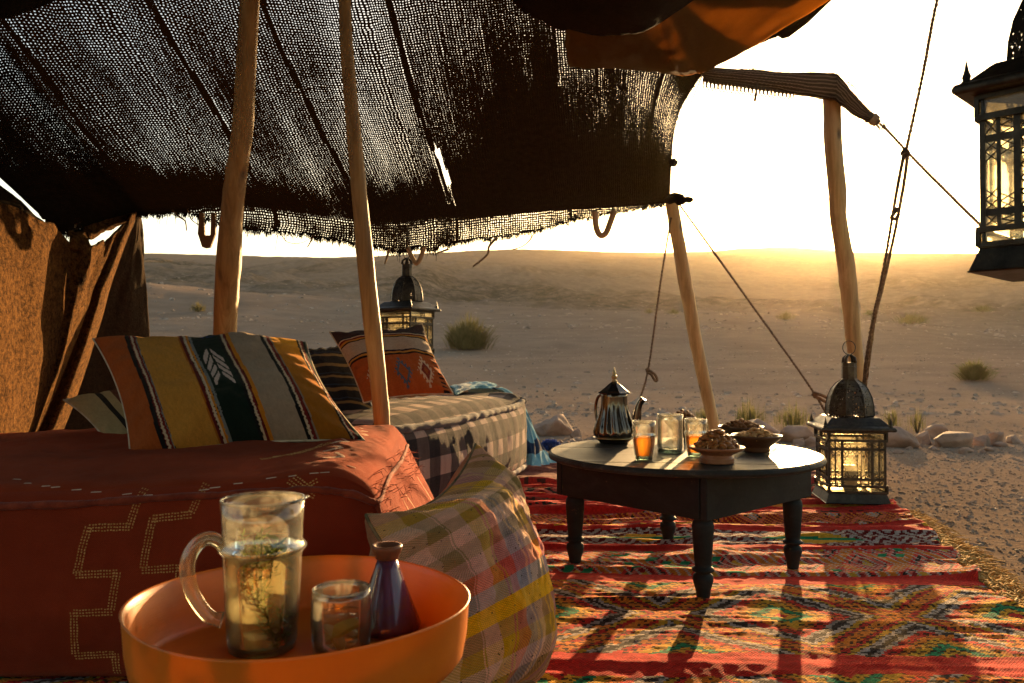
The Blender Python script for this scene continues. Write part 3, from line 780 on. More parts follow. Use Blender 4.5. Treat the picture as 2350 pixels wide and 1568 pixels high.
pole([(1909, 224), (1912, 330), (1922, 440), (1924, 500), (1944, 620), (1955, 740), (1967, 850)], [38, 40, 40, 37, 39, 36, 33], [4.4, 4.4, 4.4, 4.4, 4.41, 4.42, 4.43],
     'pale bowed pole carrying the woven band behind the standing lantern', M_POLE2, 9, footdown(1955, 740, 4.42, 1967, 850, 4.43))

# woven band over the pale pole, ending in a knot
band = thing('woven_band', 'pale woven tent band stretched over the bowed pole top', 'strap', at(1910, 200, 4.4))
o, _ = loft('webbing', [[at(1612, 156, 4.50), at(1690, 159, 4.49), at(1790, 165, 4.48), at(1870, 168, 4.46), at(1916, 170, 4.44), at(1922, 171, 4.43), at(1950, 203, 4.40), at(1978, 236, 4.38), at(2004, 262, 4.35)],
              [at(1612, 168, 4.42), at(1690, 174, 4.41), at(1790, 184, 4.38), at(1870, 193, 4.36), at(1914, 198, 4.35), at(1922, 200, 4.35), at(1946, 226, 4.34), at(1972, 252, 4.33), at(2000, 268, 4.33)],
              [at(1612, 182, 4.38), at(1690, 192, 4.37), at(1790, 206, 4.34), at(1870, 219, 4.32), at(1910, 226, 4.31), at(1920, 229, 4.31), at(1944, 247, 4.31), at(1968, 265, 4.31), at(1996, 276, 4.31)],
              [at(1612, 187, 4.46), at(1690, 199, 4.46), at(1790, 213, 4.44), at(1870, 224, 4.42), at(1908, 229, 4.41), at(1918, 231, 4.41), at(1942, 250, 4.39), at(1966, 268, 4.37), at(1994, 279, 4.35)]],
     M_STRAP, 260, 40, .012, 29, thick=.005, parent=band)
# the band's gathered end, lashed with a few turns of cord
MB().tube([at(1990, 268, 4.34), at(2004, 273, 4.33), at(2018, 283, 4.32)], [.034, .026, .015], 12).build('gathered_end', M_STRAP, band, True)
ax_ = (at(2018, 283, 4.32) - at(1992, 269, 4.34)).normalized(); e1 = ax_.orthogonal().normalized(); e2 = ax_.cross(e1)
pts_ = []
for i in range(90):
    f = i / 89; a = f * 6.283 * 5; c = at(2002, 273, 4.33).lerp(at(2014, 280, 4.322), f); pts_.append(c + (e1 * math.cos(a) + e2 * math.sin(a)) * (.031 - .007 * f))
MB().tube(pts_, .0045, 6).build('lashing', M_ROPE, band, True)
mbt = MB(); rgk = random.Random(2)
for i in range(40):
    p = at(2018, 284, 4.29) + Vector((rgk.uniform(-.02, .02), rgk.uniform(-.02, .02), rgk.uniform(-.02, .01))); mbt.tube([p, p + Vector((rgk.uniform(0, .03), rgk.uniform(-.01, .01), rgk.uniform(-.04, 0)))], [.002, .001], 3, caps=False)
tag(mbt.build('frayed_end', M_STRAP, band, True), kind='stuff')
mb = MB(); rg = random.Random(5)
for i in range(24):
    f = i / 23; px = 1618 + f * 200; py = 180 + f * 32; p = at(px, py, 4.36 - .02 * f)
    L = .07 * (1 - f * .4)
    mb.tube([p + Vector((-.004, 0, .004)), p + Vector((-.012, -.004, -L * .6)), p + Vector((0, -.004, -L)), p + Vector((.006, -.004, -L * .6)), p + Vector((.005, 0, .004))], .0042, 5)
tag(mb.build('looped_edge', M_STRAP, band, True), kind='stuff')
mb = MB()
for (px, py) in ((1735, 208), (1733, 222), (1730, 232)): pass
mb.tube([at(1738, 190, 4.32), at(1736, 212, 4.31), at(1732, 232, 4.31)], [.006, .005, .008], 6); mb.build('loose_thread', M_STRAP, band, True)
rgf = random.Random(9); mb = MB()
for i in range(160):
    px = rgf.choice([rgf.uniform(1618, 1640), rgf.uniform(1700, 1735), rgf.uniform(1945, 1968), rgf.uniform(1615, 1930)]); py = np.interp(px, [1612, 1690, 1790, 1920, 1968], [158, 159, 166, 171, 208])
    p = at(px, py, 4.43); mb.tube([p, p + Vector((rgf.uniform(-.01, .01), 0, rgf.uniform(.004, .018)))], [.002, .001], 3, caps=False)
tag(mb.build('fuzz', M_STRAP, band, True), kind='stuff')

# ------------------------------------------------------------------ ropes
def twisted(path, r, name, label, mat, parts=None, lay=.045, cat='rope', n=None):
    """three-strand rope along a path"""
    P = np.array([tuple(p) for p in path]); k = len(P)
    L = np.sum(np.linalg.norm(np.diff(P, axis=0), axis=1)); n = n or max(24, int(L / .022))
    Q = catmull(P, np.linspace(0, k - 1, n)) if k > 2 else P[0] + (P[1] - P[0]) * np.linspace(0, 1, n)[:, None]
    base = Vector(Q[-1]); t = thing(name, label, cat, base, group='tent ropes')
    T = np.gradient(Q, axis=0); T /= np.linalg.norm(T, axis=1)[:, None]
    e1 = np.cross(T, [.3, 1, .2]); e1 /= np.linalg.norm(e1, axis=1)[:, None]; e2 = np.cross(T, e1)
    s_ = np.concatenate([[0], np.cumsum(np.linalg.norm(np.diff(Q, axis=0), axis=1))])
    for j_ in range(3):
        a = s_ / lay * 6.283 + j_ * 2.094
        R = Q + (np.cos(a)[:, None] * e1 + np.sin(a)[:, None] * e2) * r * .5
        MB().tube([Vector(q) for q in R], r * .62, 6).build('strand', mat, t, True)
    return t
def loop(t, pts, r, mat, name='loop_knot'):
    P = np.array([tuple(p) for p in pts]); Q = catmull(P, np.linspace(0, len(P) - 1, 20))
    MB().tube([Vector(q) for q in Q], r, 7).build(name, mat, t, True)
e1_ = gnd(1440, 1015, 0)
a_ = at(1540, 500, 5.46); p1 = at(1487, 850, 5.9)
r1 = twisted([a_, at(1514, 660, 5.65), p1, at(1462, 930, 6.2), e1_ + Vector((0, .3, 0))], .008, 'guy_rope', 'left guy rope from the tent corner down behind the teapot', M_ROPED)
loop(r1, [p1 + Vector((-.01, 0, .01)), p1 + Vector((.012, -.02, -.005)), p1 + Vector((.045, -.03, -.03)), p1 + Vector((.062, -.03, -.07)), p1 + Vector((.045, -.03, -.075)), p1 + Vector((.02, -.02, -.03)), p1 + Vector((-.008, 0, -.02))], .010, M_ROPED)
blob(p1, .02, 2, M_ROPED, 'hitch', r1)
p2 = at(1870, 905, 4.75)
r2 = twisted([at(1561, 472, 5.45), at(1718, 690, 5.1), p2, at(1925, 1010, 4.6)], .0075, 'guy_rope', 'right guy rope slanting from the tent corner to the standing lantern', M_ROPED)
loop(r2, [p2 + Vector((-.01, 0, .01)), p2 + Vector((.02, -.02, 0)), p2 + Vector((.06, -.03, -.02)), p2 + Vector((.07, -.03, -.045)), p2 + Vector((.045, -.03, -.04)), p2 + Vector((.015, -.02, -.02)), p2 + Vector((-.006, 0, -.015))], .009, M_ROPED)
blob(p2, .018, 3, M_ROPED, 'hitch', r2)
r3 = twisted([at(2026, 288, 4.28), at(2110, 378, 4.1), at(2190, 458, 3.95), at(2290, 560, 3.8), at(2420, 720, 3.6), at(2600, 935, 3.4), gnd(2740, 1200, -.02)], .0085, 'guy_rope', 'rope running from the band knot away behind the hanging lantern', M_ROPE)
pk = at(2078, 352, 3.72)
r4 = twisted([at(2220, -260, 3.5), at(2151, 0, 3.6), at(2118, 170, 3.66), pk], .0085, 'guy_rope', 'upper single rope coming down from overhead to the slider knot', M_ROPE)
blob(pk, .02, 9, M_ROPED, 'hitch', r4)
foot = gnd(1955, 1125, 0)
r5 = twisted([pk + Vector((-.008, 0, -.01)), at(2056, 450, 3.74), at(2024, 640, 3.78), at(1990, 812, 3.84), foot + Vector((.05, .1, -.02))], .0085, 'guy_rope', 'darker left strand of the doubled rope reaching down to the standing lantern', M_ROPED)
r6 = twisted([pk + Vector((.010, 0, -.01)), at(2073, 430, 3.73), at(2052, 540, 3.75), at(2027, 650, 3.77), at(2000, 780, 3.83), foot + Vector((.06, .12, -.02))], .0085, 'guy_rope', 'lighter right strand of the doubled rope below the slider knot', M_ROPE)
loop(r6, [at(2060, 478, 3.735), at(2052, 490, 3.73), at(2046, 500, 3.735), at(2056, 502, 3.74), at(2063, 490, 3.735)], .009, M_ROPED, 'slider')
# ------------------------------------------------------------------ rug
RED = np.array((.52, .022, .014)); DRED = np.array((.24, .012, .010)); ORG = np.array((.62, .17, .015)); YEL = np.array((.60, .30, .02))
GRN = np.array((.006, .20, .080)); WHT = np.array((.50, .40, .33)); BLK = np.array((.022, .013, .010)); PNK = np.array((.52, .09, .06)); GRY = np.array((.30, .23, .19))
def rug_color(x, y, ix, iy):
    """flat-woven bands: position in metres, thread cell indices"""
    n, m = x.shape; C_ = np.zeros((n, m, 3))
    yy = y + .035 * x + .006 * (fbm(x * 3, y * 3, 3, 7) - .5)
    def put(mask, c): C_[mask] = c
    C_[:] = RED
    var = fbm(x * 5, y * 12, 3, 19)
    C_ += ((var - .5) * .5)[..., None] * np.array((.3, .05, .04))
    def lozenge(y0, y1, P, x0, rings, ground=None):
        yc = (y0 + y1) / 2; h = (y1 - y0) / 2
        qx = np.abs(((x - x0) / P + .5) % 1 - .5) * 2; qy = np.abs(yy - yc) / h
        D = qx + qy; D = np.where(D > 1, 2 - D, D)
        m_ = (yy >= y0) & (yy < y1)
        for lo, hi, c in rings: put(m_ & (D >= lo) & (D < hi), c)
        return m_, D
    # great lozenge band near the camera: soumak knots on a dark ground
    rings = [(0, .07, RED), (.07, .17, YEL), (.17, .28, GRN), (.28, .40, YEL * .95), (.40, .49, ORG), (.49, .60, RED), (.60, .66, GRY), (.66, .72, BLK * 2), (.72, .79, WHT * .8), (.79, .86, YEL * .8), (.86, .93, RED * .9), (.93, 1.01, ORG)]
    for (y0, y1, P, x0) in ((1.84, 2.42, .60, .70), (1.05, 1.72, .60, 1.0), (.2, .95, .6, .7)):
        m_, D = lozenge(y0, y1, P, x0, rings)
        # staggered knots with dark gaps
        row = iy // 3; kx = (ix + (row % 2)) % 3; ky = iy % 3
        gap = m_ & ((kx == 0) & (ky != 1) | (ky == 0) & (kx == 1)) & (_hash(ix // 3 * 1., row * 1., 4) < .85)
        C_[gap] = C_[gap] * .10 + BLK * .6
        odd = m_ & ~gap & (_hash((ix + 3 * (row % 2)) // 6 * 1., row * 1., 9) < .05)
        C_[odd] = ORG
    # red trellis with pale hatching
    m_, D = lozenge(2.50, 2.80, .21, .1, [(0, .2, YEL * .8), (.2, .36, DRED), (.36, .52, PNK), (.52, .62, BLK), (.62, .8, RED), (.8, 1.01, ORG * .8)])
    C_[m_ & ((ix + iy) % 4 == 0)] = WHT * .8
    C_[m_ & (_hash(ix // 4 * 1., iy // 4 * 1., 5) < .06)] = GRN
    # black and white zigzag with yellow boats
    m_ = (yy >= 2.88) & (yy < 3.08); z = np.abs(((x / .05) % 2) - 1) * .05
    C_[m_] = np.where((((yy[m_] + z[m_]) / .018) % 2 < 1)[:, None], WHT * .75, DRED * .5)
    b_m = m_ & (np.abs(((x - .47) / .62 + .5) % 1 - .5) * 2 + np.abs(yy - 2.965) / .09 < .62); C_[b_m] = YEL
    C_[b_m & (np.abs(yy - 2.965) < .012)] = GRN
    # far thin bands
    def thin(y0, y1, a, b, w):
        m2 = (yy >= y0) & (yy < y1); C_[m2] = np.where((_hash(ix[m2] // w * 1., iy[m2] // 2 * 1., 3) < .5)[:, None], a, b)
    thin(3.14, 3.17, YEL, DRED, 3); thin(3.22, 3.40, PNK, DRED, 3)
    m2, D = lozenge(3.22, 3.42, .16, .02, [(0, .3, WHT * .8), (.3, .5, BLK), (.5, .7, PNK), (.7, 1.01, DRED)])
    C_[m2 & ((ix + iy) % 3 == 0)] = ORG
    thin(3.50, 3.53, BLK, RED, 2); thin(3.60, 3.66, YEL, ORG, 4); thin(3.74, 3.78, BLK, DRED, 2)
    lozenge(3.84, 4.02, .18, .05, [(0, .3, ORG), (.3, .5, DRED), (.5, .8, PNK), (.8, 1.01, BLK)])
    thin(4.06, 4.1, YEL, RED, 3); thin(4.2, 4.24, BLK, RED, 3)
    far = sstep(4.15, 4.35, yy)[..., None]; C_ = C_ * (1 - far) + far * (np.array((.24, .085, .06)) * (.8 + .4 * var[..., None]))
    C_ *= (.80 + .40 * _hash(ix * 1., iy * 1., 8))[..., None]
    return np.clip(C_, .004, .9)
def rug_height(x, y):
    yy = y + .05 * x
    w = fbm(x * .9 + 3, yy * 6.5, 4, 101, ridged=True); w2 = fbm(x * 2.2, yy * 13, 3, 103)
    a = .35 + .65 * sstep(2.2, 3.6, y)
    z = .010 + a * (.040 * np.clip(w - .50, 0, 1) * 2 + .011 * w2) + .010 * fbm(x * 1.3, y * 2.1, 3, 107)
    return z + .003 * (vnoise(x * 48, y * 40, 9))
cell = .0075
nx, ny = int(3.4 / cell), int(4.55 / cell)
gx = np.linspace(0, 1, nx + 1); gy = .75 + np.linspace(0, 1, ny + 1) * 4.55
GX, GY = np.meshgrid(gx, gy)
edge_r = .83 + .245 * GY + .022 * (fbm(GY * 4, GY * 0, 4, 5) - .5) + .018 * np.sin(GY * 23 + 2 * np.sin(GY * 5))
XX = edge_r - (1 - GX) * 3.4
ZZ = rug_height(XX, GY)
eg = np.minimum(np.minimum((1 - GX) * 3.4, GX * 3.4), np.minimum(GY - .75, 5.3 - GY))
curl = .018 * np.exp(-((1 - GX) * 3.4 / .05)) * sstep(.45, .7, fbm(GY * 6, GY * 0 + 3, 3, 15))
ZZ = ZZ + curl; ZZ[:, -1] = ZZ[:, -2] - .008; ZZ[-1, :] -= .006
IX, IY = np.meshgrid(np.arange(nx), np.arange(ny))
xc = .25 * (XX[:-1, :-1] + XX[1:, :-1] + XX[:-1, 1:] + XX[1:, 1:]); yc = .5 * (GY[:-1, :-1] + GY[1:, 1:])
M_RUG = mat_cloth('kilim_wool', weave=120, var=.22, sheen=.25, bump=.9, wcon=.12)
rug = gridmesh('kilim_rug', np.stack([XX, GY, ZZ], -1), M_RUG, fcol=rug_color(xc, yc, IX, IY), uv=np.stack([XX, GY], -1))
tag(rug, 'large red flat-woven rug with banded lozenge patterns and wrinkles', 'rug')
# wool fringe on the right-hand edge
def rug_fringe():
    mb = MB(); rg = random.Random(21)
    for i in range(1100):
        y = rg.uniform(2.05, 3.5); x = .83 + .245 * y - .02; L = rg.uniform(.03, .17) * (.5 + .5 * math.sin(math.pi * min(1, max(0, (y - 1.9) / 1.9))))
        a = rg.uniform(-.9, .6); pts = []; px_, py_ = x, y
        for k in range(6):
            pts.append((px_, py_, .006 + .010 * math.sin(k * 1.3 + i) + rg.uniform(0, .012))); a += rg.uniform(-.5, .5)
            px_ += math.cos(a) * L / 5; py_ += math.sin(a) * L / 5
        mb.tube(pts, [.003, .003, .0026, .0024, .002, .001], 4, caps=False)
    m = mat_plain('golden_wool_fringe', (.34, .19, .05), (.56, .36, .12), scale=14, rough=.95, sheen=.4)
    o = mb.build('fringe', m, rug); tag(o, 'matted golden wool fringe along the right edge', kind='stuff')
rug_fringe()
def rz(x, y): return float(rug_height(np.array([x]), np.array([y]))[0])

# ------------------------------------------------------------------ soft furnishings
def softbox(name, half, cellsize, r, bulge, colfn, mat, M, parent, wr=.012, seed=0, warp=None, faces='xXyYZ'):
    """an upholstered block; half sizes, rounded edges, bulging faces"""
    hx_, hy_, hz_ = half; V = []; Fc = []; Cc = []; UVs = []
    base = 0
    for fid in faces:
        ax = {'x': 0, 'X': 0, 'y': 1, 'Y': 1, 'Z': 2, 'z': 2}[fid]; sg = 1 if fid.isupper() else -1
        o1, o2 = [a for a in (0, 1, 2) if a != ax]
        n1 = max(4, int(2 * half[o1] / cellsize)); n2 = max(4, int(2 * half[o2] / cellsize))
        a1, a2 = np.meshgrid(np.linspace(-1, 1, n1 + 1), np.linspace(-1, 1, n2 + 1))
        P = np.zeros(a1.shape + (3,)); P[..., ax] = sg * half[ax]; P[..., o1] = a1 * half[o1]; P[..., o2] = a2 * half[o2]
        inner = np.array(half) - r
        Q = np.clip(P, -inner, inner); d = P - Q; L = np.linalg.norm(d, axis=-1, keepdims=True); d = d / np.maximum(L, 1e-9)
        P2 = Q + d * r
        pn = P / np.array(half)
        prof = lambda q: 1 - np.abs(q) ** 2.4
        for A in range(3):
            B_, C2 = [b for b in (0, 1, 2) if b != A]
            P2[..., A] += bulge[A] * np.sign(pn[..., A]) * np.abs(pn[..., A]) ** 3 * prof(pn[..., B_]) * prof(pn[..., C2])
        nz = (fbm(P2[..., o1] * 7 + seed, P2[..., o2] * 7 + ax * 9.1 + sg, 4, seed) - .5) * wr * 2
        edge = np.minimum(1, np.minimum(1 - np.abs(a1), 1 - np.abs(a2)) / .06)
        P2[..., ax] += sg * nz * edge
        if warp is not None: P2 = warp(P2)
        nn = a1.size; idx = np.arange(nn).reshape(a1.shape) + base
        q = np.stack([idx[:-1, :-1], idx[:-1, 1:], idx[1:, 1:], idx[1:, :-1]], -1).reshape(-1, 4)
        # orientation outward
        want = {(0, 1): 1, (0, -1): -1, (1, 1): -1, (1, -1): 1, (2, 1): 1, (2, -1): -1}[(ax, sg)]
        if want < 0: q = q[:, ::-1]
        V.append(P2.reshape(-1, 3)); Fc.append(q); base += nn
        c1_ = .5 * (a1[:-1, :-1] + a1[1:, 1:]) * half[o1]; c2_ = .5 * (a2[:-1, :-1] + a2[1:, 1:]) * half[o2]
        Cc.append(colfn(fid, c1_, c2_).reshape(-1, 3)); UVs.append(np.stack([a1 * half[o1] + ax * 3.3, a2 * half[o2] + sg], -1).reshape(-1, 2))
    V = np.concatenate(V); Fq = np.concatenate(Fc); Cf = np.concatenate(Cc); UVv = np.concatenate(UVs)
    me = bpy.data.meshes.new(name); nf = len(Fq)
    me.vertices.add(len(V)); me.vertices.foreach_set('co', V.reshape(-1)); me.loops.add(nf * 4); me.loops.foreach_set('vertex_index', Fq.reshape(-1).astype(np.int32))
    me.polygons.add(nf); me.polygons.foreach_set('loop_start', np.arange(nf, dtype=np.int32) * 4); me.polygons.foreach_set('use_smooth', np.ones(nf, bool)); me.update(calc_edges=True)
    ca = me.color_attributes.new('Col', 'FLOAT_COLOR', 'CORNER'); cc = np.ones((nf, 4, 4), np.float32); cc[:, :, :3] = Cf[:, None, :]; ca.data.foreach_set('color', cc.reshape(-1))
    ul = me.uv_layers.new(name='UVMap'); ul.data.foreach_set('uv', UVv[Fq.reshape(-1)].astype(np.float32).reshape(-1))
    bm = bmesh.new(); bm.from_mesh(me); bmesh.ops.remove_doubles(bm, verts=bm.verts, dist=.0008); bm.to_mesh(me); bm.free()
    me.polygons.foreach_set('use_smooth', np.ones(len(me.polygons), bool))
    if M is not None: me.transform(M)
    return link(name, me, mat, parent)

def poly_dist(x, z, pts):
    d = np.full(x.shape, 9.); along = np.zeros(x.shape); acc = 0
    for (a, b), (c, e) in zip(pts[:-1], pts[1:]):
        L2 = (c - a) ** 2 + (e - b) ** 2; t = np.clip(((x - a) * (c - a) + (z - b) * (e - b)) / max(L2, 1e-9), 0, 1)
        dd = np.hypot(x - a - t * (c - a), z - b - t * (e - b)); m = dd < d
        d = np.where(m, dd, d); along = np.where(m, acc + t * math.sqrt(L2), along); acc += math.sqrt(L2)
    return d, along

M_REDC = mat_cloth('rust_flatweave', weave=240, var=.25, sheen=.3, bump=.7, wcon=.18)
# the big red pouf: x -1.62..-.25, y 1.70..2.52
PX0, PX1, PY0, PY1, PH = -1.66, -.245, 1.70, 2.52, .425
pc = Vector(((PX0 + PX1) / 2, (PY0 + PY1) / 2, PH / 2 + .008)); ph = ((PX1 - PX0) / 2, (PY1 - PY0) / 2, PH / 2)
def front(px, py):
    p = at(px, py, PY0 - .02); return (p.x - pc.x, p.z - pc.z)
me1 = [front(*q) for q in [(320, 1128), (300, 1208), (208, 1210), (185, 1315), (275, 1312), (262, 1400), (178, 1402), (175, 1505), (262, 1503), (258, 1640)]]
me2 = [front(*q) for q in [(460, 1118), (436, 1182), (352, 1190), (335, 1305), (420, 1300), (405, 1385), (318, 1388), (312, 1500), (400, 1500), (396, 1640)]]
me0 = [front(*q) for q in [(-60, 1120), (-80, 1210), (-170, 1212), (-190, 1315), (-100, 1312), (-110, 1400), (-200, 1402)]]
xa = [[front(655, 1110), front(718, 1145)], [front(720, 1108), front(650, 1146)], [front(668, 1100), front(722, 1132)]]
THREAD = np.array((.60, .33, .11))
def red_col(fid, a, b):
    n = fbm(a * 2.2 + 5, b * 9, 4, 55); c = np.array((.235, .030, .010)) * (.72 + .55 * n[..., None])
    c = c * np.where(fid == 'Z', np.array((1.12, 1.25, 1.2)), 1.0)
    if fid == 'y':
        # tacking stitches just below the welt
        pass
    if fid == 'Z':
        for path in ([front2(*q) for q in [(540, 1050), (575, 1020), (640, 1036), (672, 1012), (740, 1030)]], [front2(*q) for q in [(640, 1078), (700, 1074), (760, 1066)]]):
            d, al = poly_dist(a, b, path); dots = (d < .009) & (np.floor(al / .005) % 2 == 0); c = np.where(dots[..., None], THREAD, c)
        for k in range(7):     # pale darning near the right-hand end
            x0 = ph[0] - .13 + .02 * math.sin(k * 5.1); y0 = -.28 + k * .085
            d, al = poly_dist(a, b, [(x0 - .02, y0), (x0 + .025, y0 + .03), (x0, y0 + .06)]); c = np.where((d < .005)[..., None], np.array((.62, .38, .25)), c)
    if fid == 'X':
        rgx = random.Random(4)
        for k in range(9):
            y0 = rgx.uniform(-.3, .3); z0 = rgx.uniform(.0, .15)
            d, al = poly_dist(a, b, [(y0, z0), (y0 + rgx.uniform(-.05, .05), z0 - rgx.uniform(.03, .08)), (y0 + rgx.uniform(-.05, .05), z0 - .12)]); c = np.where((d < .003)[..., None], np.array((.62, .34, .2)), c)
    return c
def front2(px, py):
    p = gnd(px, py, PH); return (p.x - pc.x, p.y - pc.y)
def red_warp(P):
    P = P.copy(); t_ = (P[..., 2] + ph[2]) / (2 * ph[2])
    yb = (P[..., 1] + ph[1]) / (2 * ph[1])
    P[..., 2] += .030 * yb * t_ + t_ * .012 * (fbm(P[..., 0] * 3.1, P[..., 1] * 2, 3, 66) - .5) * 2
    P[..., 2] += t_ * .022 * np.exp(-((P[..., 0] - ph[0] + .12) / .15) ** 2)
    P[..., 2] -= t_ * .02 * np.exp(-((P[..., 0] + .15) / .35) ** 2) * (1 - yb)
    P[..., 0] -= .10 * sstep(.55, 1.05, t_) * sstep(.3, ph[0], P[..., 0]) * (.35 + .65 * yb)
    P[..., 2] -= .05 * t_ * sstep(ph[0] - .16, ph[0], P[..., 0]) ** 2
    return P
pouf = thing('floor_pouf', 'large rust red pouf with dotted orange embroidery in the left foreground', 'pouf', (pc.x, pc.y, .008))
Mloc = Matrix.Translation((0, 0, PH / 2))
softbox('cover', ph, .0036, .035, (.02, .035, .02), red_col, M_REDC, Mloc, pouf, wr=.010, seed=3, warp=red_warp)
# welt along the top front and right edges
def cover_tree(parent):
    o_ = [c for c in parent.children if c.name.startswith('cover')][0]
    return BVHTree.FromPolygons([v.co[:] for v in o_.data.vertices], [p.vertices[:] for p in o_.data.polygons])
def welt(path, r, mat, parent, name='welt', seed=1, n=160):
    P = np.array(path, float); Q = catmull(P, np.linspace(0, len(P) - 1, n)); Q[:, 2] += .008 * (fbm(np.arange(n) * .12, np.zeros(n), 3, seed) - .5)
    tr_b = cover_tree(parent)
    for i_ in range(n):
        lo, no, _, _ = tr_b.find_nearest(Vector(Q[i_]))
        if lo is not None:
            no = no if no.dot(lo - Vector((0, 0, .15))) > 0 else -no
            Q[i_] = lo + no * r * .35
    for _ in range(3): Q[1:-1] = .25 * Q[:-2] + .5 * Q[1:-1] + .25 * Q[2:]
    rad = r * (.8 + .5 * fbm(np.arange(n) * .3, np.ones(n), 2, seed + 1))
    me_c = np.tile(np.array((.34, .06, .024)), (n - 1 + 2, 1))
    return MB().tube([Vector(q) for q in Q], list(rad), 8).build(name, mat, parent)
M_REDPLAIN = mat_plain('rust_welt', (.15, .020, .007), (.26, .042, .014), scale=30, rough=.95, bump=.8, bscale=160, sheen=.4)
zt = PH - .018
welt([(-ph[0], -ph[1] - .012, zt), (-.45, -ph[1] - .026, zt - .004), (-.15, -ph[1] - .030, zt - .03), (.2, -ph[1] - .028, zt - .012), (.45, -ph[1] - .024, zt + .002), (ph[0] - .12, -ph[1] - .012, zt - .004),
      (ph[0] - .035, -ph[1] + .002, zt - .03)], .0075, M_REDPLAIN, pouf, seed=3)
welt([(ph[0] - .035, -ph[1] + .002, zt - .03), (ph[0] - .045, -.2, zt - .012), (ph[0] - .06, .1, zt - .006), (ph[0] - .085, ph[1] - .05, zt)], .005, M_REDPLAIN, pouf, seed=9, n=80)
welt([(ph[0] - .035, -ph[1] + .004, zt - .03), (ph[0] - .004, -ph[1] - .002, .32), (ph[0] + .004, -ph[1] - .004, .2), (ph[0] - .004, -ph[1], .02)], .006, M_REDPLAIN, pouf, seed=12, n=50)
# embroidery and tacking stitches, raised on the cloth
cov = [c for c in pouf.children if c.name.startswith('cover')][0]
bv = BVHTree.FromPolygons([v.co[:] for v in cov.data.vertices], [p.vertices[:] for p in cov.data.polygons])
def stitch(mb, x, z, dx, dz, L, w, top=False):
    """one raised thread stitch on the front (or top) of the pouf, local coordinates"""
    h = bv.ray_cast(Vector((x, z, 2)), Vector((0, 0, -1))) if top else bv.ray_cast(Vector((x, -2, z)), Vector((0, 1, 0)))
    if h[0] is None: return
    p, n = h[0], h[1]; n = n if n.dot(Vector((0, -1, 1))) > 0 else -n
    d = Vector((dx, dz, 0)) if top else Vector((dx, 0, dz)); d = (d - n * d.dot(n)).normalized(); sd = n.cross(d).normalized()
    c = p + n * .0006
    mb.add([c - d * L / 2 - sd * w / 2, c - d * L / 2 + sd * w / 2, c + d * L / 2 + sd * w / 2, c + d * L / 2 - sd * w / 2, c + n * .0012 - d * L * .3, c + n * .0012 + d * L * .3],
           [(0, 1, 4), (1, 2, 5, 4), (2, 3, 5), (3, 0, 4, 5)])
def embroider(paths, rows, pitch, L, w, mat, name, top=False, zoff=PH / 2, jit=.0006):
    mb = MB(); rg = random.Random(3)
    for path in paths:
        for (a, b), (c, e) in zip(path[:-1], path[1:]):
            ln = math.hypot(c - a, e - b); ux, uz = (c - a) / ln, (e - b) / ln; k = int(ln / pitch)
            for i in range(k + 1):
                f = i * pitch
                for r_ in rows:
                    stitch(mb, a + ux * f - uz * r_ + rg.uniform(-jit, jit), b + uz * f + ux * r_ + zoff + rg.uniform(-jit, jit), ux, uz, L * rg.uniform(.8, 1.15), w, top)
    return tag(mb.build(name, mat, pouf), kind='stuff')
M_THR = mat_plain('orange_thread', (.42, .17, .04), (.62, .31, .10), scale=60, rough=.8)
M_THW = mat_plain('cream_thread', (.5, .33, .22), (.66, .48, .34), scale=60, rough=.8)
embroider([me0, me1, me2], (-.0062, 0, .0062), .0062, .0040, .0030, M_THR, 'embroidery')
embroider(xa, (-.003, .003), .0062, .0042, .003, M_THR, 'embroidery')
embroider([[front2(*q) for q in [(540, 1050), (575, 1020), (640, 1036), (672, 1012), (740, 1030)]], [front2(*q) for q in [(600, 1082), (700, 1074), (760, 1066)]]], (-.004, .004), .0065, .0042, .003, M_THR, 'embroidery', True, 0)
tk = []
for i in range(22):
    px = -20 + i * 42 + (i % 3) * 9; py = np.interp(px, [0, 200, 330, 460, 620, 800, 900], [1110, 1128, 1134, 1122, 1096, 1078, 1066]) + 6
    if i in (6, 9, 10, 14): continue
    tk.append([front(px, py), front(px + 24, py - 2 - .06 * 24 * (px > 380))])
embroider(tk, (0,), .0225, .020, .0024, M_THW, 'tacking_stitch')
# frayed edge of the cover at the right-hand corner
mb = MB(); rg = random.Random(6)
for i in range(70):
    y = rg.uniform(-ph[1], ph[1]); h = bv.ray_cast(Vector((2, y, PH * rg.uniform(.78, 1.0))), Vector((-1, 0, 0)))
    if h[0] is None: continue
    p = h[0]; mb.tube([p - Vector((.003, 0, 0)), p + Vector((rg.uniform(.004, .02), rg.uniform(-.01, .01), rg.uniform(-.004, .012))), p + Vector((rg.uniform(.006, .026), rg.uniform(-.016, .016), rg.uniform(-.012, .008)))], [.0011, .0009, .0005], 3, caps=False)
tag(mb.build('frayed_threads', M_REDPLAIN, pouf), kind='stuff')

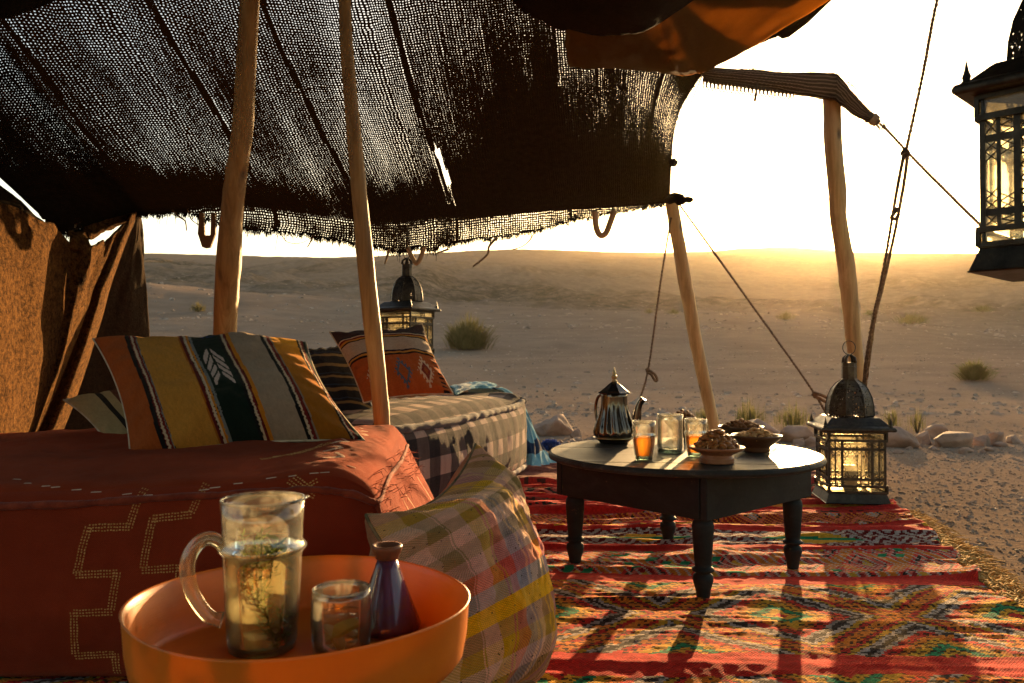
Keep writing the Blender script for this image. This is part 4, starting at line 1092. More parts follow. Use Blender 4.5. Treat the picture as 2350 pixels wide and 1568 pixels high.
# dark checked pouf, a long low seat running away to the right
A0 = Vector((-.46, 3.00, 0)); A1 = Vector((.095, 4.72, 0)); dirn = (A1 - A0).normalized(); nrm = Vector((dirn.y, -dirn.x, 0)); Lp = (A1 - A0).length
ch = (Lp / 2, .29, .215)
cc_ = (A0 + A1) / 2 - nrm * (ch[1])
DK = np.array((.012, .013, .020)); LT = np.array((.30, .22, .19))
def check_col(fid, a, b):
    P = .17
    def yarn(q): return (np.floor(q / (P / 2)) % 2 < 1).astype(float)
    w1 = yarn(a + .02); w2 = yarn(b + .03)
    f = (.5 * w1 + .5 * w2)[..., None]; c = DK * (1 - f) + LT * f; c = np.where((f > .4) & (f < .6), DK * .8 + LT * .17, c)
    return c * (.8 + .4 * fbm(a * 160, b * 12, 2, 3)[..., None])
M_CHK = mat_cloth('checked_cotton', weave=200, var=.2, sheen=.35, bump=.6, wcon=.2)
seat = thing('floor_pouf', 'long dark checked pouf with grey and pink squares behind the red one', 'pouf', (cc_.x, cc_.y, .008), math.atan2(dirn.y, dirn.x))
def chk_warp(P):
    P = P.copy(); t_ = (P[..., 2] + ch[2]) / (2 * ch[2]); P[..., 2] += t_ * .02 * (fbm(P[..., 0] * 2, P[..., 1] * 2, 2, 88) - .5)
    P[..., 2] += t_ * .03 * sstep(ch[0] - .25, ch[0], P[..., 0]); return P
softbox('cover', ch, .011, .085, (.05, .075, .035), check_col, M_CHK, Matrix.Translation((0, 0, ch[2])), seat, wr=.006, seed=8, warp=chk_warp)
M_NAVY = mat_plain('navy_welt', (.03, .028, .034), (.09, .08, .085), scale=30, rough=.95, bump=.8, bscale=160, sheen=.5)
zt2 = 2 * ch[2] - .012
welt([(-ch[0], -ch[1] - .01, zt2), (-.4, -ch[1] - .03, zt2 - .01), (.1, -ch[1] - .034, zt2), (.5, -ch[1] - .03, zt2 + .008), (ch[0] - .06, -ch[1] - .02, zt2 + .022), (ch[0] + .012, -ch[1] + .0, zt2 + .03), (ch[0] + .01, -ch[1] + .12, zt2 + .03)], .017, M_NAVY, seat, seed=14)
welt([(-ch[0], -ch[1] - .02, .01), (0, -ch[1] - .05, .02), (ch[0] - .04, -ch[1] - .03, .02), (ch[0] + .02, -ch[1] + .05, .03)], .016, mat_plain('pale_hem', (.20, .17, .15), (.34, .29, .25), scale=20, rough=.95), seat, 'hem_roll', 15)

# ------------------------------------------------------------------ cushions
def cushion(name, label, cor4, T_, colf, mat, nu=150, nv=90, pinch=.06, seed=0, back=(.42, .36, .27), wr=.010, bend=0.0, cat='cushion', sagf=None, seamc=None):
    tl_, tr4, bl_, br4 = [np.array(c, float) for c in cor4]; center = (tl_ + tr4 + bl_ + br4) / 4
    right = (tr4 - tl_ + br4 - bl_) / 2; up = (tl_ - bl_ + tr4 - br4) / 2; W_ = np.linalg.norm(right); H_ = np.linalg.norm(up); right /= W_
    up -= right * up.dot(right); up /= np.linalg.norm(up)
    nm = np.cross(right, up)                   # front face normal
    u, v = np.meshgrid(np.linspace(-1, 1, nu + 1), np.linspace(-1, 1, nv + 1))
    def surf(sign):
        x = u * W_ / 2 * (1 - pinch * (1 - v * v) * np.abs(u) ** 3 * 1.2); y = v * H_ / 2 * (1 - pinch * (1 - u * u) * np.abs(v) ** 3 * 1.5)
        e = np.clip((1 - np.abs(u) ** 2.6), 0, 1) ** .55 * np.clip((1 - np.abs(v) ** 2.6), 0, 1) ** .55
        th = T_ / 2 * e
        # tension folds running in from the corners and edge puckers
        ang = np.arctan2(v, u); rad = np.maximum(np.abs(u), np.abs(v))
        fold_ = np.sin(ang * 22 + 3 * fbm(u * 2, v * 2, 2, seed)) * sstep(.55, .95, rad) * (1 - sstep(.96, 1, rad))
        th = th + wr * fold_ * .55 * (1 - .6 * e) + wr * (fbm(u * 2.6 + seed, v * 2.2, 4, seed + 3) - .5) * 2.6 * np.sqrt(e)
        z = sign * th + bend * (u * u) * W_ * .2
        if sagf is not None: x, y, z = sagf(x, y, z, u, v)
        uu_ = (x / (W_ / 2))[..., None]; vv_ = (y / (H_ / 2))[..., None]
        base_ = .25 * ((1 - uu_) * (1 + vv_) * tl_ + (1 + uu_) * (1 + vv_) * tr4 + (1 - uu_) * (1 - vv_) * bl_ + (1 + uu_) * (1 - vv_) * br4)
        return base_ + z[..., None] * nm
    f = surf(1); b = surf(-1)
    b[0] = f[0]; b[-1] = f[-1]; b[:, 0] = f[:, 0]; b[:, -1] = f[:, -1]
    uc = .5 * (u[:-1, :-1] + u[1:, 1:]); vc = .5 * (v[:-1, :-1] + v[1:, 1:])
    base = Vector(bl_ * .5 + br4 * .5)
    t = thing(name, label, cat, base)
    uvs = np.stack([u * W_ / 2, v * H_ / 2], -1)
    gridmesh('front_cover', f, mat, t, True, fcol=colf(uc, vc), uv=uvs)
    bc = np.ones(uc.shape + (3,)) * np.array(back) * (.85 + .3 * fbm(uc * 30, vc * 30, 2, 4)[..., None]) if not callable(back) else back(uc, vc)
    gridmesh('back_cover', b, mat, t, True, fcol=bc, uv=uvs, flip=True)
    ring = np.concatenate([f[0, :-1], f[:-1, -1], f[-1, :0:-1], f[:0:-1, 0]], 0)[::2]
    MB().tube([Vector(p) for p in ring], .0035, 5, closed=True).build('seam', seamc or M_SEAM, t, True)
    return t
M_SEAM = mat_plain('cream_seam', (.36, .29, .19), (.52, .43, .30), scale=40, rough=.95, sheen=.4)
M_KIL = mat_cloth('kilim_cushion_wool', weave=300, var=.22, sheen=.45, bump=.8, wcon=.22)
BR = np.array((.38, .085, .018)); OCH = np.array((.54, .235, .036)); BGR = np.array((.010, .020, .014)); GBE = np.array((.37, .265, .175)); OR2 = np.array((.60, .21, .018)); MAR = np.array((.16, .016, .014)); CRM = np.array((.62, .46, .29)); BLG = np.array((.20, .20, .18)); BLK2 = np.array((.014, .012, .012))
def lumbar_col(u, v):
    s = (u + 1) / 2 + .004 * np.sin(v * 5); zig = s + .0018 * np.sign(np.sin(v * 150))
    bands = [(0, .150, BR), (.150, .172, BLK2), (.172, .178, MAR), (.178, .188, CRM), (.188, .200, MAR), (.200, .206, BLG), (.206, .395, OCH), (.395, .402, ORG * .6), (.402, .418, MAR * .7), (.418, .430, CRM), (.430, .441, OR2), (.441, .455, BLG),
             (.455, .575, BGR), (.575, .590, BLK2), (.590, .600, CRM), (.600, .612, MAR), (.612, .630, OR2), (.630, .770, GBE), (.770, .787, BLK2), (.787, .797, CRM), (.797, .814, MAR), (.814, .822, GBE * .7), (.822, .950, OR2), (.950, .962, BLK2), (.962, .970, CRM), (.970, .982, MAR), (.982, 1.01, BGR)]
    c = np.zeros(u.shape + (3,))
    for a, b, k in bands:
        q = zig if (k is CRM or k is MAR or k is BLG) else s
        m = (q >= a) & (q < b); c[m] = k
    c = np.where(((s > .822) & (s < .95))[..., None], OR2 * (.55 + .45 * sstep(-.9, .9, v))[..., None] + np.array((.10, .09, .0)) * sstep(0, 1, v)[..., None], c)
    # pale branch motif: stacked chevrons on the dark panel
    cx = .515; X_ = (s - cx); Y_ = v + .02
    mot = np.zeros(u.shape, bool)
    for k in range(4):
        yv = .30 - k * .15
        arm = np.abs(Y_ - (yv - np.abs(X_ + .004) * 5.2)); w_ = .052
        mot |= (arm < w_) & (np.abs(X_ + .004) < .044) & (np.abs(X_ + .004) > .0055)
    mot &= (Y_ < .40) & (Y_ > -.40)
    c = np.where(mot[..., None], np.array((.58, .44, .36)), c)
    blue = (s > .468) & (s < .56) & (v > .62) & (_hash(np.floor(s * 90), np.floor(v * 12), 5) < .5); c = np.where(blue[..., None], np.array((.02, .035, .11)), c)
    return c * (.85 + .3 * fbm(u * 60, v * 30, 3, 12)[..., None])
Yl = 2.22
def lum_sag(x, y, z, u, v):
    # slouches: right-hand end droops, lower edge pushed forward
    y = y - .012 * np.sin((u + 1) * 2.6) * (v + 1) * .5
    return x, y, z
tl, tr_, bl, br_ = at(218, 776, 2.36), at(706, 788, 2.38), at(304, 1056, 2.06), at(832, 1016, 2.08)
ctr = (tl + tr_ + bl + br_) / 4
rgt = (tr_ - tl + br_ - bl); up_ = (tl - bl + tr_ - br_)
shear = .19
def lum_sag2(x, y, z, u, v):
    x, y, z = lum_sag(x, y, z, u, v); return x - .062 * v, y - .012 * u, z
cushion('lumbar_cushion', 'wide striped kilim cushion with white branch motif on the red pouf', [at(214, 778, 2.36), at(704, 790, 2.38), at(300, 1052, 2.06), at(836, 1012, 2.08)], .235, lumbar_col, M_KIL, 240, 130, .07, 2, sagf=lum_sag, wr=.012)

def small_col(u, v):
    s = (u + 1) / 2; c = np.ones(u.shape + (3,)) * np.array((.40, .31, .15))
    for a, b, k in [(.20, .25, BLK2), (.31, .50, np.array((.10, .03, .02))), (.56, .60, BLK2), (.66, .74, BR), (.8, .84, BLK2)]: c[(s >= a) & (s < b)] = k
    return c * (.85 + .3 * fbm(u * 40, v * 30, 2, 5)[..., None])
cs = (at(155, 935, 2.48) + at(300, 1000, 2.36)) / 2 + Vector((.085, .03, .012))
cushion('throw_cushion', 'small cream striped cushion poking out under the lumbar cushion', [at(146, 918, 2.55), at(480, 870, 2.55), at(250, 1022, 2.33), at(560, 1000, 2.33)], .09, small_col, M_KIL, 90, 60, .06, 5)

def diam_col(u, v):
    q = (v + 1) / 2; c = np.zeros(u.shape + (3,)); OR3 = np.array((.40, .095, .022)); NVY = np.array((.030, .020, .028))
    for a, b, k in [(0, .47, OR3), (.47, .49, BLK2), (.49, .515, OCH), (.515, .535, NVY), (.535, .72, np.array((.46, .35, .25))), (.72, .74, BLK2), (.74, .765, OCH), (.765, .785, MAR), (.785, .80, CRM), (.80, .82, NVY), (.82, 1.01, np.array((.055, .028, .028)))]: c[(q >= a) & (q < b)] = k
    def dia(cu, col_, inner):
        X_ = np.abs(u - cu) / .17; Y_ = np.abs(q - .235) / .175; D = X_ + Y_
        # toothed outline
        ang = np.arctan2(Y_, X_); th = np.sin((X_ - Y_) * 12) > .1
        m = ((D > .66) & (D < .90)) | ((D >= .9) & (D < 1.18) & th); c[m & (q < .455)] = col_
        c[(D <= .66)] = inner
        c[(D <= .30)] = OR3 * .8
    dia(-.58, CRM, np.array((.16, .02, .02))); dia(.02, np.array((.07, .12, .17)), OR3 * .9); dia(.52, CRM, np.array((.20, .03, .02)))
    fr = (u > .80) & (q < .46) & (np.sin(q * 120) > .2) & (u < .93); c[fr] = BLK2
    return c * (.82 + .36 * fbm(u * 40, v * 40, 3, 15)[..., None])
tl, tr_, bl, br_ = at(756, 762, 3.42), at(972, 752, 3.52), at(835, 925, 3.22), at(1040, 905, 3.34)
ctr = (tl + tr_ + bl + br_) / 4
def dsag(x, y, z, u, v): return x, y + .02 * sstep(.4, 1, u) * sstep(.2, 1, v), z
cushion('throw_cushion', 'orange and brown kilim cushion with toothed diamonds leaning on the checked pouf', [tl, tr_, bl, br_], .15, diam_col, M_KIL, 150, 130, .06, 11, sagf=dsag)

def bol_col(u, v):
    s = (v + 1) / 2; c = np.ones(u.shape + (3,)) * np.array((.018, .022, .032)); k = (s * 7) % 1
    c[(k > .2) & (k < .42)] = np.array((.22, .16, .08)); c[(k > .6) & (k < .68)] = np.array((.03, .05, .09)); return c
cushion('throw_cushion', 'dark navy striped cushion behind the diamond cushion', [at(660, 806, 3.6), at(830, 790, 3.66), at(690, 985, 3.3), at(870, 985, 3.36)], .16, bol_col, M_KIL, 80, 80, .05, 17, back=(.03, .03, .04), seamc=M_NAVY)

# many-coloured plaid cushion standing in the foreground
warp_c = [(.46, .36, .27), (.22, .17, .08), (.58, .40, .33), (.44, .30, .06), (.42, .11, .10), (.26, .25, .31), (.56, .43, .33), (.27, .19, .09), (.58, .38, .07), (.34, .20, .24)]
weft_c = [(.20, .17, .09), (.54, .41, .33), (.42, .29, .06), (.33, .20, .12), (.62, .40, .06), (.28, .32, .38), (.54, .13, .11), (.46, .33, .32), (.24, .20, .13), (.56, .42, .36)]
def plaid_col(u, v):
    i = np.floor((u + 1) * 6.8 + .3 * np.sin(3 * np.floor((u + 1) * 6.8))).astype(int) % 10; j_ = np.floor((v + 1) * 7.0).astype(int) % 10
    a = np.array(warp_c)[i]; b = np.array(weft_c)[j_]
    iu = np.floor(u * 95).astype(int); iv = np.floor(v * 95).astype(int); tw = ((iu + iv) % 2)[..., None]
    c = (a * .5 + b * .5) * (1 - .35) + .35 * np.where(tw == 0, a, b)
    c = np.where((j_ == 4)[..., None], b * .85 + a * .15, c)
    sp = _hash(np.floor(u * 120), np.floor(v * 120), 6) < .006
    c = np.where(sp[..., None], np.array((.04, .03, .03)), c)
    g_ = c.mean(-1, keepdims=True); c = np.clip(g_ + (c - g_) * 1.25, .01, .9)
    return c * np.array((1.25, 1.06, .92)) * (.85 + .3 * fbm(u * 30, v * 30, 3, 25)[..., None])
def psag(x, y, z, u, v):
    # top edge dips between its two peaked corners; body bellies out low down
    y = y - .045 * (1 - u * u) * sstep(.3, 1, v) ** 1.5
    z = z + .05 * (1 - u * u) * (1 - sstep(-.9, .9, v)) - .02 * sstep(.5, 1, v)
    return x, y, z
cushion('plaid_cushion', 'many-coloured checked cushion propped on edge beside the orange tray', [at(858, 1172, 1.50), at(1106, 1010, 2.00), at(985, 1690, 1.33), at(1228, 1572, 1.64)], .29, plaid_col, mat_cloth('plaid_wool', weave=210, var=.15, sheen=.5, bump=.9, wcon=.3), 190, 190, .05, 23, back=(.36, .17, .08), sagf=psag, wr=.020, seamc=mat_plain('plaid_seam', (.10, .08, .04), (.24, .17, .08), scale=30, rough=.95))

# ------------------------------------------------------------------ blue blanket at the far end of the checked pouf
def blanket():
    t = thing('blanket', 'light blue throw with dark stripes spilling off the checked pouf', 'blanket', (.12, 4.85, .0))
    rows = [[at(1040, 905, 4.35), at(1085, 890, 4.6), at(1120, 892, 4.8), at(1165, 905, 4.92), at(1195, 945, 4.95)],
            [at(1040, 897, 4.5), at(1085, 884, 4.75), at(1130, 886, 4.92), at(1178, 905, 5.0), at(1212, 965, 5.0)],
            [at(1035, 888, 4.75), at(1080, 879, 4.95), at(1130, 884, 5.1), at(1185, 912, 5.1), at(1228, 990, 5.05)],
            [at(1035, 900, 5.2), at(1080, 900, 5.3), at(1130, 915, 5.3), at(1200, 950, 5.2), at(1250, 1040, 5.02)],
            ]
    R = [[p for p in r_] + [e] for r_, e in zip(rows, [gnd(1208, 1082, .012), gnd(1224, 1080, .02), gnd(1262, 1068, .02), gnd(1290, 1062, .014)])]
    R[0][4] = at(1205, 985, 4.90); R[1][4] = at(1222, 1000, 4.92)
    arr = np.array([[tuple(p) for p in r_] for r_ in R]); k, m = arr.shape[:2]; nu, nv = 110, 60
    a = np.stack([catmull(arr[i], np.linspace(0, m - 1, nu)) for i in range(k)], 0); G = np.stack([catmull(a[:, j_], np.linspace(0, k - 1, nv)) for j_ in range(nu)], 1)
    gu, gv = np.meshgrid(np.linspace(0, m - 1, nu), np.linspace(0, k - 1, nv))
    G[..., 2] += .03 * (fbm(gu * 1.5, gv * 2.5, 3, 44) - .5); G[..., 0] += .04 * (fbm(gu * 1.2, gv * 3, 3, 45) - .5); G[..., 2] = np.maximum(G[..., 2], .012)
    uc = .5 * (gu[:-1, :-1] + gu[1:, 1:]); vc = .5 * (gv[:-1, :-1] + gv[1:, 1:])
    c = np.ones(uc.shape + (3,)) * np.array((.13, .32, .40)); c[(np.abs(uc - 4.35) < .16) | (np.abs(uc - 2.35) < .08)] = np.array((.012, .03, .07)); c[(np.abs(uc - .6) < .3)] = np.array((.38, .44, .43))
    o = gridmesh('cloth', G, mat_cloth('blue_cotton', weave=200, var=.15, sheen=.35), t, True, fcol=c, uv=np.stack([gu * .15, gv * .15], -1))
    o.modifiers.new('thickness', 'SOLIDIFY').thickness = .006
    # pompom
    p = gnd(1263, 1036, .0) + Vector((0, .0, .045)); mb = MB(); rg = random.Random(8)
    for i in range(420):
        d = Vector((rg.gauss(0, 1), rg.gauss(0, 1), rg.gauss(0, 1))).normalized(); e = p + Vector((d.x * .078, d.y * .06, d.z * .045)) * rg.uniform(.75, 1.05)
        mb.tube([p + d * .01, e], [.004, .0042], 4)
    tag(mb.build('pompom', mat_plain('royal_blue_wool', (.010, .03, .16), (.03, .09, .36), scale=60, rough=.95, sheen=.4), t, True), 'royal blue wool pompom')
blanket()
# ------------------------------------------------------------------ low table
TC = Vector((.548, 2.585, 0)); TR = .431; TZ = .387; TB = .012
def wood_mat(name, c1, c2, c3, scale=(2.2, 26, 26), rough=.42, spec=.5, chips=.0):
    t = NT(name); v = t.obj(); st = t.n('Mapping', {'Vector': v, 'Scale': scale}).outputs[0]
    n = t.noise(st, 1.3, 8, .7, .8); n2 = t.noise(v, 7, 5, .6); n3 = t.noise(v, 60, 3)
    c = t.ramp(n, [(.3, c1), (.55, c2), (.75, c3)])
    c = t.mix(t.math('MULTIPLY', t.ramp(n2, [(.5, 0.), (.68, 1.)]), .5), c, c1)
    ch_ = t.ramp(t.noise(v, 22, 8, .75), [(.64, 0.), (.68, 1.)])
    if chips: c = t.mix(t.math('MULTIPLY', ch_, chips), c, (.16, .095, .05))
    r = t.math('ADD', t.math('MULTIPLY', n2, .25), t.math('MULTIPLY_ADD', n, .18, rough - .2))
    nb = t.bump(t.math('ADD', n, t.math('MULTIPLY', n3, .25)), .35, .004)
    return t.done(t.bsdf(Base_Color=c, Roughness=r, Normal=nb, Specular_IOR_Level=spec))
M_TOPW = wood_mat('worn_black_tabletop', (.013, .015, .013), (.032, .032, .028), (.085, .072, .052), rough=.56, spec=.10, chips=.35)
M_TABW = wood_mat('black_painted_wood', (.006, .008, .0075), (.014, .018, .017), (.03, .032, .028), scale=(6, 6, 14), rough=.6, spec=.18, chips=.55)
table = thing('low_table', 'round black wooden low table with four turned legs on the rug', 'table', (TC.x, TC.y, TB))
def table_build():
    zt = TZ - TB; r = TR
    cuts = [-r, -.285, -.105, .075, .235, r]
    ang = math.radians(-6); ca, sa = math.cos(ang), math.sin(ang)
    for k in range(5):
        y0, y1 = cuts[k] + (.0011 if k else 0), cuts[k + 1] - (.0011 if k < 4 else 0)
        # outline of the board: slice of the disc, rounded rim edge made by stacked outlines
        def outline(rad, n=26):
            a, b = max(y0, -rad + 1e-4), min(y1, rad - 1e-4)
            ys = [a + (b - a) * i / n for i in range(n + 1)]
            R_ = [(math.sqrt(max(rad * rad - y * y, 0)), y) for y in ys]; L_ = [(-x, y) for x, y in R_[::-1]]
            return R_ + L_
        prof = [(r - .010, zt - .022), (r - .003, zt - .019), (r, zt - .012), (r - .003, zt - .005), (r - .009, zt)]
        V = []; Fc = []; n = None
        for rad, z in prof:
            o_ = outline(rad); n = len(o_)
            V += [(x * ca - y * sa, x * sa + y * ca, z + .0006 * k % .0012) for x, y in o_]
        for i in range(len(prof) - 1):
            for q in range(n):
                q2 = (q + 1) % n; Fc.append((i * n + q, i * n + q2, (i + 1) * n + q2, (i + 1) * n + q))
        Fc.append(tuple(range(n - 1, -1, -1))); Fc.append(tuple((len(prof) - 1) * n + q for q in range(n)))
        MB().add(V, Fc, False).build('board', M_TOPW, table)
    # square apron with its corner towards the camera
    a0 = math.radians(-93); Rr = .405; zc = zt - .022
    cor = [Vector((math.cos(a0 + k * math.pi / 2) * Rr, math.sin(a0 + k * math.pi / 2) * Rr, 0)) for k in range(4)]
    for k in range(4):
        a, b = cor[k], cor[(k + 1) % 4]; d = (b - a).normalized(); nr = Vector((d.y, -d.x, 0))
        inset = .0125 if k % 2 else -.0
        p, q = a + d * (inset + (.012 if k % 2 else 0)), b - d * (inset + (.012 if k % 2 else 0))
        mb = MB(); mb.bar((p - nr * .011) + Vector((0, 0, zc - .060)), (q - nr * .011) + Vector((0, 0, zc - .060)), .022, .118)
        mb.build('apron_rail', M_TABW, table, bevel=.003)
    prof = [(.0, 0), (.016, 0), (.018, .012), (.021, .035), (.026, .052), (.0285, .064), (.027, .076), (.020, .082), (.021, .085), (.030, .0885), (.031, .093), (.029, .0965), (.0225, .100), (.0235, .112), (.0265, .150), (.0295, .195), (.0305, .214), (.028, .226), (.0235, .231), (.0275, .235), (.0275, .243), (.026, .246)]
    top = zc - .112
    for k in range(4):
        c = cor[k] * (.345 / Rr)
        MB().lathe([(rr_, z * top / .246) for rr_, z in prof], 28, (c.x, c.y, 0)).build('leg', M_TABW, table)
        MB().box((c.x, c.y, zc - .058), (.05, .05, .096), Matrix.Rotation(a0 + math.pi / 4, 3, 'Z')).build('leg_block', M_TABW, table)
table_build()

# ------------------------------------------------------------------ glass
def glass_mat(name, tint=(.97, .985, .96), edge=.55, rough=.02, dirty=.06, f0=.06):
    t = NT(name); v = t.obj()
    lw = t.n('LayerWeight', {'Blend': .35}); fc = lw.outputs['Facing']
    col = t.ramp(fc, [(.55, tint), (.97, tuple(c * edge for c in tint))])
    tr = t.n('BsdfTransparent', {'Color': col}).outputs[0]
    gl = t.n('BsdfGlossy', {'Color': (1, 1, 1, 1), 'Roughness': rough}).outputs[0]
    fr = t.math('MULTIPLY_ADD', t.n('Fresnel', {'IOR': 1.5}).outputs[0], .9, f0 * .3, clamp=True)
    m1 = t.n('MixShader', {0: fr, 1: tr, 2: gl}).outputs[0]
    dr = t.math('MULTIPLY', t.ramp(t.noise(v, 60, 5, .7), [(.45, 0.), (.7, 1.)]), dirty)
    df = t.n('BsdfTranslucent', {'Color': (.9, .85, .7, 1)}).outputs[0]
    return t.done(t.n('MixShader', {0: t.math('ADD', dr, dirty * .3), 1: m1, 2: df}).outputs[0])
M_GLASS = glass_mat('beldi_glass', (.98, .99, .97), .7)
M_TEAL = glass_mat('teal_glass_foot', (.72, .93, .88), .35, .05, .10)
M_AMBG = glass_mat('warm_glass', (.99, .985, .95), .86, .02, .05)
def liquid_mat(name, col, scat, fac=.35):
    t = NT(name)
    tr = t.n('BsdfTransparent', {'Color': col}).outputs[0]
    tl = t.n('BsdfTranslucent', {'Color': scat}).outputs[0]; df = t.n('BsdfDiffuse', {'Color': scat}).outputs[0]
    sc_ = t.n('MixShader', {0: .35, 1: tl, 2: df}).outputs[0]
    m = t.n('MixShader', {0: fac, 1: tr, 2: sc_}).outputs[0]
    gl = t.n('BsdfGlossy', {'Roughness': .03}).outputs[0]
    return t.done(t.n('MixShader', {0: t.math('MULTIPLY', t.n('Fresnel', {'IOR': 1.33}).outputs[0], .6), 1: m, 2: gl}).outputs[0])
M_TEA = liquid_mat('mint_tea', (.95, .55, .16), (.95, .50, .14), .38)
M_INF = liquid_mat('herb_infusion', (.99, .98, .88), (.96, .92, .62), .30)
def drink_mat(name, col, scat, fac):
    t = NT(name)
    rf = t.n('BsdfRefraction', {'Color': col, 'Roughness': .02, 'IOR': 1.33}).outputs[0]
    gl = t.n('BsdfGlossy', {'Roughness': .03}).outputs[0]
    m = t.n('MixShader', {0: t.n('Fresnel', {'IOR': 1.33}).outputs[0], 1: rf, 2: gl}).outputs[0]
    tl = t.n('MixShader', {0: .5, 1: t.n('BsdfTranslucent', {'Color': scat}).outputs[0], 2: t.n('BsdfTransparent', {'Color': col}).outputs[0]}).outputs[0]
    return t.done(t.n('MixShader', {0: fac, 1: m, 2: tl}).outputs[0])
M_INF = liquid_mat('herb_infusion', (.99, .975, .80), (.98, .90, .52), .13)
M_WATER = liquid_mat('lemon_water', (.94, .93, .80), (.8, .78, .55), .08)
def vessel(t, prof_out, wall, foot, seg=48, mat=None, fmat=None, rim=.0016):
    """thin-walled glass: outer and inner skin in one shell, solid foot and rounded rim as parts"""
    inner = [(max(r - wall, .001), z) for r, z in prof_out]
    P = prof_out + inner[::-1]
    MB().lathe(P, seg, close=False).build('glass_wall', mat or M_GLASS, t)
    r0 = prof_out[0][0]
    MB().lathe([(.0, 0), (r0 * .96, 0), (r0 * 1.0, .003), (r0 * .985, foot), (.0, foot * .8)], seg).build('glass_foot', fmat or M_TEAL, t)
    rr_, zz_ = prof_out[-1]
    c = [(rr_ - wall / 2 + rim * math.cos(a), zz_ + rim * math.sin(a)) for a in np.linspace(0, 2 * math.pi, 9)[:-1]]
    MB().lathe(c, seg, close=True).build('rim', mat or M_GLASS, t)
def onto(px, py, z=TZ): return gnd(px, py, z)
# two tea glasses with a bulging collar
def tea_glass(px, py, label, r, h, fill):
    p = onto(px, py, TZ + .0015); t = thing('tea_glass', label, 'glass', p, group='tea glasses on the low table')
    prof = [(r * .72, .0035), (r * .80, h * .12), (r * .90, h * .35), (r * .96, h * .56), (r * .955, h * .60), (r * 1.04, h * .635), (r * 1.05, h * .655), (r * .955, h * .69), (r * .95, h * .72), (r * .99, h * .86), (r, h)]
    vessel(t, prof, .0022, .012)
    zf = h * fill; pr = [(a - .0026, b) for a, b in prof if b < zf and b > .004]
    pr = [(.0, .0125), (r * .74 - .003, .0125)] + [q for q in pr if q[1] > .014] + [(r * .93 - .0026, zf), (.0, zf)]
    MB().lathe(pr, 40).build('tea', M_TEA, t)
    return t
tea_glass(1478, 1055, 'left amber tea glass in front of the teapot', .0345, .112, .60)
tea_glass(1597, 1047, 'right amber tea glass behind the caramel nut dish', .0345, .112, .56)
p = onto(1538, 1038, TZ + .0015); t = thing('tumbler', 'empty clear tumbler with teal base between the tea glasses', 'glass', p)
vessel(t, [(.040, .004), (.0412, .02), (.0400, .06), (.0405, .10), (.0412, .118)], .0024, .012)

# ------------------------------------------------------------------ teapot
def pot_mat(name, col, rough):
    t = NT(name); v = t.obj()
    r = t.math('MULTIPLY_ADD', t.noise(v, 14, 4), .15, rough)
    return t.done(t.bsdf(Base_Color=col, Roughness=r, Metallic=.85, Coat_Weight=.4, Coat_Roughness=.08, Normal=t.bump(t.noise(v, 40, 3), .06, .004)))
M_POT = pot_mat('blackened_silver', (.11, .085, .06, 1), .10)
M_BRASS = pot_mat('aged_brass', (.42, .30, .13, 1), .22)
p = onto(1410, 1016, TZ + .0015); pot = thing('teapot', 'dark fluted metal teapot with pointed lid on the low table', 'teapot', p)
def flute(a, z, r):
    k = max(0, min(1, (z - .02) / .02)) * max(0, min(1, (.132 - z) / .03)); return 1 + .055 * k * math.sin(15 * a + z * 26)
body = [(.0, 0), (.052, 0), (.058, .006), (.067, .014), (.074, .026), (.0735, .040), (.068, .060), (.060, .085), (.053, .108), (.0495, .128), (.0485, .138), (.0475, .160), (.048, .170), (.046, .172), (.0, .172)]
MB().lathe([(r * .96, z) for r, z in body], 120, rmod=flute).build('body', M_POT, pot)
MB().lathe([(.0, .1725), (.056, .172), (.059, .174), (.0575, .177), (.050, .181), (.036, .192), (.022, .204), (.012, .211), (.009, .2135), (.0, .214)], 8, smooth=False, a0=.2).build('lid', M_POT, pot)
MB().lathe([(.0, .213), (.010, .2135), (.011, .217), (.0065, .220), (.009, .225), (.0115, .230), (.009, .236), (.005, .239), (.007, .243), (.006, .247), (.003, .254), (.0012, .262), (.0, .263)], 20).build('finial', M_BRASS, pot)
sp_pts = [(.050, -.022, .045), (.067, -.030, .062), (.074, -.034, .090), (.077, -.036, .118), (.084, -.039, .140), (.094, -.044, .156)]
Q = catmull(np.array(sp_pts), np.linspace(0, 5, 22)); MB().tube([Vector(q) for q in Q], list(np.interp(np.linspace(0, 1, 22), [0, .3, .7, .93, 1], [.019, .016, .0115, .0105, .0125])), 14).build('spout', M_POT, pot)
Q = catmull(np.array([(-.030, .035, .160), (-.044, .052, .164), (-.054, .066, .146), (-.058, .070, .110), (-.052, .062, .066), (-.044, .05, .046)]), np.linspace(0, 5, 24))
MB().tube([Vector(q) for q in Q], .0055, 10).build('handle', M_POT, pot)
MB().lathe([(.058, .016), (.0735, .0165), (.0755, .0185), (.0735, .0205), (.06, .021)], 60).build('base_band', M_BRASS, pot)

